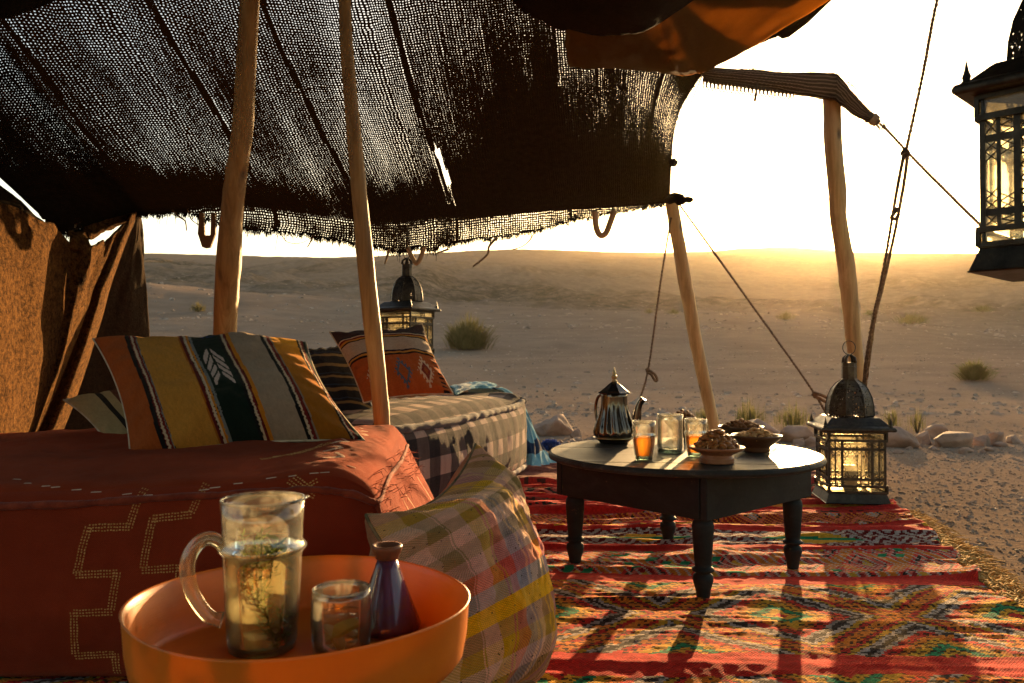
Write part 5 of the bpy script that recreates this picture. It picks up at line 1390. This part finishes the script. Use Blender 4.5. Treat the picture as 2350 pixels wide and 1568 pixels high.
# ------------------------------------------------------------------ bowls of nuts
M_CLAY = mat_plain('glazed_brown_clay', (.055, .028, .015), (.13, .06, .028), scale=9, rough=.3, bump=.2, coat=.3)
M_TERRA = mat_plain('terracotta_dish', (.20, .075, .032), (.34, .14, .06), scale=9, rough=.42, bump=.3, coat=.15)
def bowl(px, py, prof, label, mat, name='bowl', cat='bowl'):
    p = onto(px, py, TZ + .0015); t = thing(name, label, cat, p)
    prof = list(prof); n = max(range(len(prof)), key=lambda i: prof[i][0] + prof[i][1] * .01)
    o = MB().lathe(prof, 48).build('dish', mat, t); return t, p
b_deep = [(.0, 0), (.040, 0), (.042, .004), (.041, .012), (.044, .018), (.060, .030), (.072, .040), (.078, .047), (.0795, .051), (.078, .053), (.074, .051), (.060, .043), (.040, .033), (.0, .028)]
b_foot = [(.0, 0), (.046, 0), (.049, .003), (.046, .007), (.049, .012), (.047, .018), (.042, .022), (.046, .026), (.058, .031), (.072, .037), (.078, .042), (.079, .0455), (.0765, .047), (.070, .045), (.050, .040), (.0, .038)]
b_shal = [(.0, 0), (.040, 0), (.041, .010), (.046, .018), (.062, .030), (.074, .040), (.0765, .047), (.0745, .049), (.070, .046), (.055, .038), (.0, .032)]
bA, pA = bowl(1700, 1012, b_deep, 'shallow dark bowl of almonds at the back of the table', M_CLAY)
bP, pP = bowl(1736, 1036, b_deep, 'wide dark bowl of pale peanuts nearest the standing lantern', M_CLAY)
bC, pC = bowl(1645, 1062, b_foot, 'footed terracotta dish of caramel nuts at the table front', M_TERRA)
bD, pD = bowl(1567, 1003, [(r * .9, z * 1.35) for r, z in b_shal], 'small bowl of sugared nuts behind the tumbler', M_CLAY)
def nut_mesh(kind, seed):
    n = 9; u = np.linspace(.02, math.pi - .02, n)[:, None]; v = np.linspace(0, 2 * math.pi, 11, endpoint=False)[None, :]
    x = np.sin(u) * np.cos(v); y = np.sin(u) * np.sin(v); z = np.cos(u) + 0 * v
    if kind == 'almond': s = (.0075 * (1 - .35 * (z > 0) * z), .0052, .0115); d = 1 + .08 * (fbm(x * 3, y * 3 + z, 2, seed) - .5)
    elif kind == 'peanut': s = (.0065, .0062, .0100); d = 1 - .22 * np.exp(-(z / .3) ** 2) + .1 * (fbm(x * 3, z * 3, 2, seed) - .5)
    else: s = (.0095, .0070, .0125); d = 1 + .75 * (fbm(x * 2.2 + seed, y * 2.2 + z * 2.6, 3, seed) - .5)
    P = np.stack([x * d * s[0], y * d * s[1], z * d * s[2]], -1)
    idx = np.arange(P.shape[0] * 11).reshape(-1, 11); idx = np.concatenate([idx, idx[:, :1]], 1)
    q = np.stack([idx[:-1, :-1], idx[1:, :-1], idx[1:, 1:], idx[:-1, 1:]], -1).reshape(-1, 4)
    me = bpy.data.meshes.new(kind); me.from_pydata(P.reshape(-1, 3).tolist(), [], q.tolist()); me.update(); me.polygons.foreach_set('use_smooth', [True] * len(me.polygons)); return me
M_ALM = mat_plain('almond_skin', (.15, .055, .016), (.28, .12, .04), scale=60, rough=.8, bump=.4, bscale=300, spec=.15)
M_PEA = mat_plain('roasted_peanut', (.36, .18, .055), (.52, .29, .10), scale=60, rough=.7, bump=.3, bscale=300, spec=.2)
M_CAR = mat_plain('caramel_nut', (.16, .05, .010), (.40, .155, .03), scale=90, rough=.45, bump=.7, bscale=260, coat=.1, spec=.25)
def heap(kind, mat, p, R_, z0, hgt, n, label, group, seed, name):
    rg = random.Random(seed); ms = [nut_mesh(kind, seed + k) for k in range(5)]
    for m in ms: m.materials.append(mat)
    for i in range(n):
        f = math.sqrt((i + .5) / n); a = i * 2.39996 + rg.uniform(-.2, .2); r = R_ * f
        h = hgt * (1 - f ** 1.7)
        lay = rg.choice((0, 0, .35, .7)) if f < .8 else 0
        o = bpy.data.objects.new(name, ms[i % 5]); COL.objects.link(o)
        o.location = (p.x + r * math.cos(a), p.y + r * math.sin(a), p.z + z0 + h * (1 - lay * .5) + rg.uniform(-.002, .002))
        o.rotation_euler = (rg.uniform(.9, 2.2), rg.uniform(-.5, .5), rg.uniform(0, 6.28)); k = rg.uniform(.85, 1.15); o.scale = (k, k, k)
        tag(o, label, 'nut', group)
heap('almond', M_ALM, pA, .066, .045, .030, 85, 'brown almond heaped in the shallow dark bowl at the back', 'almonds in the back bowl', 3, 'almond')
heap('peanut', M_PEA, pP, .064, .044, .026, 85, 'pale roasted peanut in the wide dark bowl by the lantern', 'peanuts in the wide bowl', 5, 'peanut')
heap('caramel', M_CAR, pC, .056, .044, .046, 95, 'lumpy caramel nut piled on the footed terracotta dish', 'caramel nuts on the footed dish', 7, 'caramel_nut')
heap('caramel', M_CAR, pD, .050, .062, .032, 50, 'sugared nut in the small bowl behind the tumbler', 'sugared nuts behind the tumbler', 9, 'sugared_nut')

# ------------------------------------------------------------------ lanterns
def lantern_metal(holes):
    t = NT('pierced_lantern_dome' if holes else 'lantern_iron'); v = t.obj()
    c = t.ramp(t.noise(v, 30, 5, .7), [(.3, (.022, .019, .015)), (.6, (.06, .05, .036)), (.8, (.13, .095, .055))])
    r = t.math('MULTIPLY_ADD', t.noise(v, 40, 4), .3, .35)
    b = t.bsdf(Base_Color=c, Roughness=r, Metallic=.75, Normal=t.bump(t.noise(v, 120, 4), .3, .002))
    if not holes: return t.done(b)
    vo = t.n('TexVoronoi', {'Vector': v, 'Scale': 92.0, 'Randomness': .55}).outputs[0]
    m = t.ramp(t.noise(v, 16, 2), [(.44, 0.), (.5, 1.)])
    h = t.math('MULTIPLY', t.ramp(vo, [(.30, 1.), (.36, 0.)]), m)
    return t.done(t.n('MixShader', {0: h, 1: b, 2: t.n('BsdfTransparent').outputs[0]}).outputs[0])
M_IRON = lantern_metal(False); M_DOME = lantern_metal(True)
def pane_mat():
    t = NT('aged_lantern_glass'); v = t.obj()
    n = t.noise(v, 26, 5, .65)
    tr = t.n('BsdfTransparent', {'Color': t.ramp(n, [(.3, (.94, .90, .76)), (.7, (.985, .97, .90))])}).outputs[0]
    tl = t.n('BsdfTranslucent', {'Color': (.92, .88, .76, 1)}).outputs[0]
    gl = t.n('BsdfGlossy', {'Roughness': .12}).outputs[0]
    m = t.n('MixShader', {0: t.math('MULTIPLY_ADD', n, .15, .02), 1: tr, 2: tl}).outputs[0]
    return t.done(t.n('MixShader', {0: t.math('MULTIPLY', t.n('Fresnel', {'IOR': 1.45}).outputs[0], .6), 1: m, 2: gl}).outputs[0])
M_PANE = pane_mat()
M_WAX = mat_plain('candle_wax', (.62, .52, .36), (.74, .66, .50), scale=12, rough=.5)
def make_lantern(name, label, loc, rotz, s=1.0, group=None):
    t = thing(name, label, 'lantern', loc, rotz, group); t.scale = (s * .9, s * .9, s)
    # flared foot
    def ringsq(levels, thick=None):
        mb = MB(); V = []; Fc = []
        for h, z in levels: V += [(-h, -h, z), (h, -h, z), (h, h, z), (-h, h, z)]
        for i in range(len(levels) - 1):
            for k in range(4): Fc.append((i * 4 + k, i * 4 + (k + 1) % 4, (i + 1) * 4 + (k + 1) % 4, (i + 1) * 4 + k))
        return mb.add(V, Fc, False), V, Fc
    mb, _, _ = ringsq([(.0, .002), (.152, .002), (.154, .004), (.151, .006), (.136, .044), (.139, .046), (.139, .049), (.128, .0495), (.0, .0495)]); mb.build('foot', M_IRON, t)
    mb, _, _ = ringsq([(.0, .316), (.134, .316), (.146, .319), (.170, .320), (.174, .324), (.174, .332), (.170, .337), (.152, .344), (.120, .372), (.112, .378), (.0, .378)]); mb.build('roof', M_IRON, t, bevel=.003)
    # octagonal ribbed dome
    dome = [(.108, .377), (.116, .385), (.1155, .40), (.113, .43), (.104, .468), (.088, .502), (.066, .527), (.045, .540), (.038, .545)]
    MB().lathe(dome, 8, a0=math.pi / 8, smooth=False).build('dome', M_DOME, t)
    rb = MB()
    for k in range(8):
        a = math.pi / 8 + k * math.pi / 4
        rb.tube([Vector((r * math.cos(a), r * math.sin(a), z)) for r, z in dome], .0028, 5)
    rb.build('dome_ribs', M_IRON, t)
    mbn = MB(); mbn.lathe([(.041, .538), (.043, .545), (.037, .549), (.036, .60), (.038, .602), (.036, .606), (.0355, .622)], 8, a0=math.pi / 8, smooth=False)
    for k in range(4):     # arched prongs closing at the tip
        a = k * math.pi / 2 + math.pi / 4
        mbn.tube([Vector((.033 * math.cos(a), .033 * math.sin(a), .620)), Vector((.030 * math.cos(a), .030 * math.sin(a), .642)), Vector((.012 * math.cos(a), .012 * math.sin(a), .656)), Vector((0, 0, .658))], [.009, .008, .006, .005], 6)
    mbn.build('neck', M_IRON, t)
    rc_ = [Vector((.031 * math.cos(a), 0, .690 + .031 * math.sin(a))) for a in np.linspace(0, 2 * math.pi, 25)[:-1]]
    MB().tube(rc_, .0022, 6, closed=True).build('ring', M_IRON, t)
    for sx in (-1, 1):
        for sy in (-1, 1):
            MB().lathe([(.012, .336), (.013, .340), (.007, .346), (.009, .352), (.005, .362), (.0, .385)], 8, (sx * .152, sy * .152, 0)).build('finial', M_IRON, t)
    # frame: posts and rails
    H1, H2 = .130, .138
    fr = MB()
    for sx in (-1, 1):
        for sy in (-1, 1):
            fr.box((sx * H1, sy * H1, .182), (.010, .010, .27)); fr.box((sx * H2, sy * H2, .063), (.008, .008, .03)); fr.box((sx * H2, sy * H2, .298), (.008, .008, .038))
    for k in range(4):
        R_ = Matrix.Rotation(k * math.pi / 2, 3, 'Z')
        for z, hh, w, q in ((.052, H2, .008, .008), (.078, H2, .010, .008), (.108, H1, .012, .007), (.240, H1, .012, .007), (.278, H2, .011, .009), (.314, H2, .008, .009)):
            a = R_ @ Vector((-hh, -hh, z)); b = R_ @ Vector((hh, -hh, z)); fr.bar(a, b, q, w)
    fr.build('frame', M_IRON, t)
    # lattice: uprights, crossed wires, scalloped openings on each side
    def lattice():
        mb = MB(); y = -H1 - .001
        for x in (-.070, .070): mb.bar((x, y, .082), (x, y, .276), .006, .012, (1, 0, 0))
        for x in (-.102, .102): mb.bar((x, y, .082), (x, y, .276), .004, .007, (1, 0, 0))
        def cross(x0, x1, z0, z1, n):
            for i in range(n):
                za, zb = z0 + (z1 - z0) * i / n, z0 + (z1 - z0) * (i + 1) / n
                mb.bar((x0, y, za), (x1, y, zb), .002, .0026, (0, 1, 0)); mb.bar((x1, y, za), (x0, y, zb), .002, .0026, (0, 1, 0))
        for sx in (-1, 1):
            cross(sx * .104, sx * .126, .112, .150, 2); cross(sx * .104, sx * .126, .198, .236, 2)
            cross(sx * .074, sx * .100, .112, .140, 2); cross(sx * .074, sx * .100, .208, .236, 2)
            cross(sx * .104, sx * .126, .084, .104, 1); cross(sx * .104, sx * .126, .246, .274, 1); cross(sx * .056, sx * .098, .084, .104, 2); cross(sx * .056, sx * .098, .246, .274, 2)
        # scallops round the middle opening
        def scal(a, b, n, dx, dz):
            a = Vector(a); b = Vector(b)
            for i in range(n):
                p0 = a + (b - a) * (i / n); p1 = a + (b - a) * ((i + 1) / n); m = (p0 + p1) / 2 + Vector((dx, 0, dz))
                mb.tube([p0, p0.lerp(m, .7) + Vector((dx, 0, dz)) * .2, m, p1.lerp(m, .7) + Vector((dx, 0, dz)) * .2, p1], .0017, 5)
        scal((-.066, y, .115), (-.066, y, .233), 5, .012, 0); scal((.066, y, .115), (.066, y, .233), 5, -.012, 0)
        scal((-.064, y, .234), (.064, y, .234), 6, 0, -.013); scal((-.064, y, .114), (.064, y, .114), 6, 0, .013)
        for sx in (-1, 1):
            mb.tube([Vector((sx * .066, y, .205)), Vector((sx * .046, y, .207)), Vector((sx * .040, y, .222)), Vector((sx * .036, y, .236))], .002, 5)
            mb.tube([Vector((sx * .066, y, .143)), Vector((sx * .046, y, .141)), Vector((sx * .040, y, .126)), Vector((sx * .036, y, .112))], .002, 5)
        y2 = -H2 - .001
        for z0, z1 in ((.057, .074), (.284, .309)):
            for x0, x1 in ((-.028, -.012), (-.012, .012), (.012, .028)):
                mb.bar((x0, y2, z0), (x1, y2, z1), .002, .003, (0, 1, 0)); mb.bar((x1, y2, z0), (x0, y2, z1), .002, .003, (0, 1, 0))
        return mb.mesh('lattice')
    lm = lattice(); lm.materials.append(M_IRON)
    pm = MB()
    pm.box((0, -H1 + .004, .178), (.246, .002, .192)); pm.box((0, -H2 + .004, .065), (.268, .002, .022)); pm.box((0, -H2 + .004, .296), (.268, .002, .030)); pme = pm.mesh('pane'); pme.materials.append(M_PANE)
    for k in range(4):
        for nm, me in (('lattice', lm), ('pane', pme)):
            o = bpy.data.objects.new(nm, me); COL.objects.link(o); o.parent = t; o.rotation_euler = (0, 0, k * math.pi / 2)
    cm = MB(); cm.lathe([(.0, .050), (.034, .050), (.034, .150), (.030, .156), (.012, .152), (.0, .152)], 24)
    cd_ = cm.build('candle', M_WAX, t); MB().tube([Vector((0, 0, .150)), Vector((.002, 0, .162)), Vector((.004, 0, .168))], .0015, 5).build('wick', M_IRON, cd_)
    return t
lp = gnd(1984, 1180, 0); make_lantern('lantern', 'square iron and glass lantern standing on the right edge of the rug', (lp.x, lp.y + .15, rz(lp.x, lp.y + .15) + .004), math.radians(-11 + 3), 1.0, 'pierced metal lanterns')
hp = at(2474, 628, 1.40); make_lantern('lantern', 'close-up iron lantern hanging at the right picture edge', (hp.x, hp.y, hp.z), math.radians(-46), .98, 'pierced metal lanterns')
fp = at(933, 880, 4.72); zf = at(933, 700, 4.72).z - .332
fl = make_lantern('lantern', 'dark lantern hanging from the tent hem behind the diamond cushion', (fp.x, 4.72, zf), math.radians(-30), .92, 'pierced metal lanterns')
# cords that carry the two hanging lanterns
hk = thing('suspension_rope', 'short cord tying the far lantern to the tent hem', 'rope', at(933, 560, 4.74), group='lantern cords')
MB().tube([Vector((fp.x, 4.72, zf + .95 * .70)), at(935, 556, 4.76), at(936, 520, 4.8)], .004, 6).build('cord', M_ROPED, hk, True)
hk2 = thing('suspension_rope', 'cord holding the close lantern from above the picture', 'rope', (hp.x, hp.y, 2.4), group='lantern cords')
MB().tube([Vector((hp.x, hp.y, hp.z + .98 * .70)), Vector((hp.x, hp.y, 2.4))], .004, 6).build('cord', M_ROPED, hk2, True)

# ------------------------------------------------------------------ orange tray table in the foreground
def tray_mat():
    t = NT('orange_lacquer'); v = t.obj(); n = t.noise(v, 10, 5, .6)
    c = t.ramp(n, [(.3, (.56, .145, .006)), (.7, (.70, .205, .010))]); sc_ = t.noise(t.n('Mapping', {'Vector': v, 'Scale': (1, 1, 12)}).outputs[0], 50, 4)
    c = t.mix(t.math('MULTIPLY', t.ramp(sc_, [(.62, 0.), (.72, 1.)]), .25), c, (.30, .08, .02))
    r = t.math('MULTIPLY_ADD', t.noise(v, 25, 5, .7), .35, .28)
    b = t.bsdf(Base_Color=c, Roughness=r, Coat_Weight=.15, Coat_Roughness=.3, Normal=t.bump(sc_, .12, .003))
    tl = t.n('BsdfTranslucent', {'Color': (.85, .33, .03, 1)}).outputs[0]
    return t.done(t.n('MixShader', {0: .18, 1: b, 2: tl}).outputs[0])
M_TRAY = tray_mat()
TYC = at(691, 1400, .985); TRZ, TRF = .404, .330
tray = thing('tray_table', 'orange round tray with tall rim in the left foreground', 'tray', (TYC.x, .985, 0))
sq = lambda a, z, r: 1 + .020 * math.cos(4 * a + .3) + .008 * math.cos(2 * a + 1)
R0 = .2
MB().lathe([(.0, TRF - .006), (R0 * .86, TRF - .006), (R0 * .93, TRF - .002), (R0 * .965, TRF + .008), (R0 * .985, TRF + .03), (R0, TRZ - .004), (R0 + .0015, TRZ - .001), (R0, TRZ), (R0 - .002, TRZ - .002), (R0 - .005, TRZ - .010), (R0 * .965 - .004, TRF + .028), (R0 * .945 - .004, TRF + .010), (R0 * .90, TRF + .001), (.0, TRF)], 96, rmod=sq).build('dish', M_TRAY, tray)
M_STW = wood_mat('dark_stand_wood', (.03, .018, .01), (.07, .04, .02), (.11, .06, .03))
for k in range(3):
    a = k * 2.094 + .5; a2 = a + math.pi
    MB().bar((math.cos(a) * .15, math.sin(a) * .15, .0), (math.cos(a) * .12, math.sin(a) * .12, TRF - .007), .028, .028, (math.cos(a + 1.57), math.sin(a + 1.57), 0)).build('leg', M_STW, tray, bevel=.003)
# tall handled glass jug of herb tea
jp = gnd(602, 1486, TRF + .001); jug = thing('glass_jug', 'tall handled glass of green herb tea on the orange tray', 'jug', jp, math.radians(0))
jr, jh = .0515, .186
prof = [(jr * .80, .004), (jr * .83, .012), (jr * .88, jh * .3), (jr * .93, jh * .58), (jr * .935, jh * .635), (jr * 1.00, jh * .655), (jr * 1.05, jh * .675), (jr * 1.05, jh * .69), (jr * .98, jh * .712), (jr * .945, jh * .725), (jr * .96, jh * .85), (jr, jh)]
vessel(jug, prof, .0028, .010, 64, M_AMBG, M_TEAL, .0019)
pr = [(.0, .0115), (jr * .80 - .003, .0115)] + [(a - .0033, b) for a, b in prof if .014 < b < jh * .64] + [(jr * .93 - .0033, jh * .66), (.0, jh * .66)]
MB().lathe(pr, 56).build('infusion', M_INF, jug)
Q = catmull(np.array([(-.047, -.004, .128), (-.062, -.008, .138), (-.078, -.012, .132), (-.0885, -.016, .108), (-.082, -.016, .074), (-.064, -.012, .044), (-.048, -.006, .036)]), np.linspace(0, 6, 36))
def handle_mat():
    t = NT('thick_handle_glass'); b = t.bsdf(Base_Color=(.98, .86, .55, 1), Roughness=.06, Transmission_Weight=.85, IOR=1.45, Coat_Weight=.5)
    return t.done(b)
MB().tube([Vector(q) for q in Q], list(np.interp(np.linspace(0, 1, 36), [0, .1, .5, .9, 1], [.008, .0085, .0095, .0085, .0105])), 16).build('handle', handle_mat(), jug)
# spout pinch on the rim
MB().tube([Vector((jr * .97 * math.cos(a), jr * .97 * math.sin(a), jh + .0035 * math.cos((a) * 3))) * 1.0 if False else Vector(((jr + .006 * math.exp(-(a / .16) ** 2) - .001) * math.cos(a), (jr + .006 * math.exp(-(a / .16) ** 2) - .001) * math.sin(a), jh + .003 * math.exp(-(a / .16) ** 2))) for a in np.linspace(-.5, .5, 21)], .0019, 6).build('lip', M_AMBG, jug)
def herb_mat(name, a, b):
    t = NT(name); c = t.ramp(t.noise(t.obj(), 90, 3), [(.3, a), (.7, b)])
    d = t.bsdf(Base_Color=c, Roughness=.6); tl = t.n('BsdfTranslucent', {'Color': t.mix(.5, c, (.35, .42, .06))}).outputs[0]
    return t.done(t.n('MixShader', {0: .45, 1: d, 2: tl}).outputs[0])
M_HERB = herb_mat('wormwood_leaf', (.035, .065, .010), (.12, .17, .03)); M_HERB2 = herb_mat('mint_leaf', (.02, .07, .015), (.06, .14, .03))
def sprig(p0, p1, seed, mat=None, n=34, L=.017):
    rg = random.Random(seed); mb = MB(); p0 = Vector(p0); p1 = Vector(p1); bend = Vector((rg.uniform(-.006, .006), rg.uniform(-.006, .006), 0))
    pt = lambda f: p0.lerp(p1, f) + bend * math.sin(f * 3.14)
    mb.tube([pt(f) for f in np.linspace(0, 1, 8)], .0009, 5)
    for i in range(n):
        f = .05 + .95 * i / n; b = pt(f); a = i * 2.4 + rg.uniform(-.4, .4); ax = (p1 - p0).normalized()
        d = (Vector((math.cos(a), math.sin(a), rg.uniform(-.2, .7)))).normalized() * L * rg.uniform(.6, 1.1)
        lim = jr * .86
        e = b + d; rxy = math.hypot(e.x, e.y)
        if rxy > lim: e.x *= lim / rxy; e.y *= lim / rxy
        m = (b + e) / 2 + Vector((0, 0, -.0015)); s_ = d.cross(ax); s_ = s_.normalized() * .0014 if s_.length > 1e-6 else Vector((.0014, 0, 0))
        mb.add([b - s_ * .6, b + s_ * .6, m + s_, e, m - s_], [(0, 1, 2, 4), (4, 2, 3)])
    mb.build('herb_sprig', mat or M_HERB, jug)
def pj(px, py, dy=0.0):
    v = at(px, py, jp.y + dy) - jp; r = math.hypot(v.x, v.y)
    if r > jr * .80: v.x *= jr * .80 / r; v.y *= jr * .80 / r
    return v
for k, (a, b, dy) in enumerate([((585, 1375), (555, 1225), -.012), ((600, 1400), (600, 1215), -.02), ((575, 1350), (540, 1260), .01), ((610, 1380), (585, 1240), .015), ((560, 1330), (640, 1245), -.01), ((640, 1480), (610, 1390), -.02), ((655, 1470), (650, 1400), -.005),
                                ((628, 1450), (668, 1410), .01), ((640, 1490), (600, 1430), -.015), ((590, 1340), (625, 1250), .02), ((565, 1370), (545, 1300), -.02), ((615, 1420), (575, 1330), -.022), ((600, 1330), (535, 1235), -.022), ((622, 1330), (650, 1260), -.022)]):
    dy = dy - .016
    sprig(pj(*a, dy), pj(*b, dy), 60 + k, n=64 if k < 6 else 50, L=.019)
for k in range(9):      # mint leaves floating at the top
    rg = random.Random(90 + k); c = pj(rg.uniform(590, 655), rg.uniform(1225, 1290), rg.uniform(-.03, .02)); mb = MB()
    M = Euler((rg.uniform(-.6, .6), rg.uniform(-.6, .6), rg.uniform(0, 6))).to_matrix(); pts = []
    for f, w in ((0, 0), (.2, .5), (.5, .75), (.8, .45), (1, 0)): pts += [M @ Vector((f * .020 - .01, w * .008, .002 * math.sin(f * 6))) + c, M @ Vector((f * .020 - .01, -w * .008, .002 * math.sin(f * 6))) + c]
    mb.add(pts, [(0, 2, 3, 1), (2, 4, 5, 3), (4, 6, 7, 5), (6, 8, 9, 7)]); mb.build('mint_leaf', M_HERB2, jug)
# small tumbler with a lemon wedge
gp = gnd(783, 1496, TRF + .001); gl_ = thing('tumbler', 'small clear glass with lemon slice on the orange tray', 'glass', gp)
vessel(gl_, [(.0345, .004), (.0365, .02), (.0372, .045), (.0362, .070), (.0352, .078)], .0024, .008, 48, M_AMBG, M_AMBG, .0018)
MB().lathe([(.0, .0095), (.031, .0095), (.0335, .02), (.0342, .040), (.0338, .0455), (.0, .0455)], 40).build('water', M_WATER, gl_)
M_LEM = herb_mat('lemon_rind', (.42, .38, .06), (.58, .52, .12)); M_LIME = herb_mat('lemon_pith', (.55, .52, .25), (.70, .66, .40))
mb = MB(); Mx = Euler((.5, -.45, .3)).to_matrix(); seg = []
for i in range(13):
    a = math.pi * i / 12; seg.append(Vector((math.cos(a) * .026, math.sin(a) * .017 - .008, 0)))
V = [Mx @ (s_ + Vector((0, 0, z))) + Vector((.001, -.008, .030)) for z in (-.003, .003) for s_ in seg]; n = 13
mb.add(V, [tuple(range(n)), tuple(range(2 * n - 1, n - 1, -1))] + [(i, (i + 1) % n, (i + 1) % n + n, i + n) for i in range(n)], False)
lw_ = mb.build('lemon_wedge', M_LEM, gl_)
mb = MB(); Mx = Euler((.2, .7, -.6)).to_matrix(); V = [Mx @ (s_ * .8 + Vector((0, 0, z))) + Vector((-.004, -.012, .022)) for z in (-.003, .003) for s_ in seg]
mb.add(V, [tuple(range(n)), tuple(range(2 * n - 1, n - 1, -1))] + [(i, (i + 1) % n, (i + 1) % n + n, i + n) for i in range(n)], False); mb.build('lemon_wedge', M_LIME, gl_)
# little glazed cone pot
def glaze():
    t = NT('purple_brown_glaze'); v = t.obj(); n = t.noise(t.n('Mapping', {'Vector': v, 'Scale': (30, 30, 6)}).outputs[0], 1.0, 5, .6, .5)
    c = t.ramp(n, [(.35, (.075, .022, .035)), (.55, (.13, .045, .10)), (.7, (.17, .065, .04))])
    return t.done(t.bsdf(Base_Color=c, Roughness=.18, Coat_Weight=.5, Normal=t.bump(n, .15, .003)))
tp = gnd(888, 1444, TRF + .001); tg = thing('cone_pot', 'small purple glazed cone pot with flared mouth on the orange tray', 'pot', tp)
MB().lathe([(.0, 0), (.040, 0), (.0445, .003), (.0450, .008), (.0425, .015), (.034, .036), (.0250, .060), (.0170, .082), (.0130, .094)], 48).build('cone', glaze(), tg)
MB().lathe([(.013, .0935), (.0155, .095), (.0165, .099), (.0195, .105), (.0205, .110), (.0195, .113), (.0165, .1125), (.013, .108), (.0, .104)], 40).build('mouth', mat_plain('brown_clay_mouth', (.13, .045, .022), (.22, .085, .04), scale=30, rough=.4, coat=.2), tg)
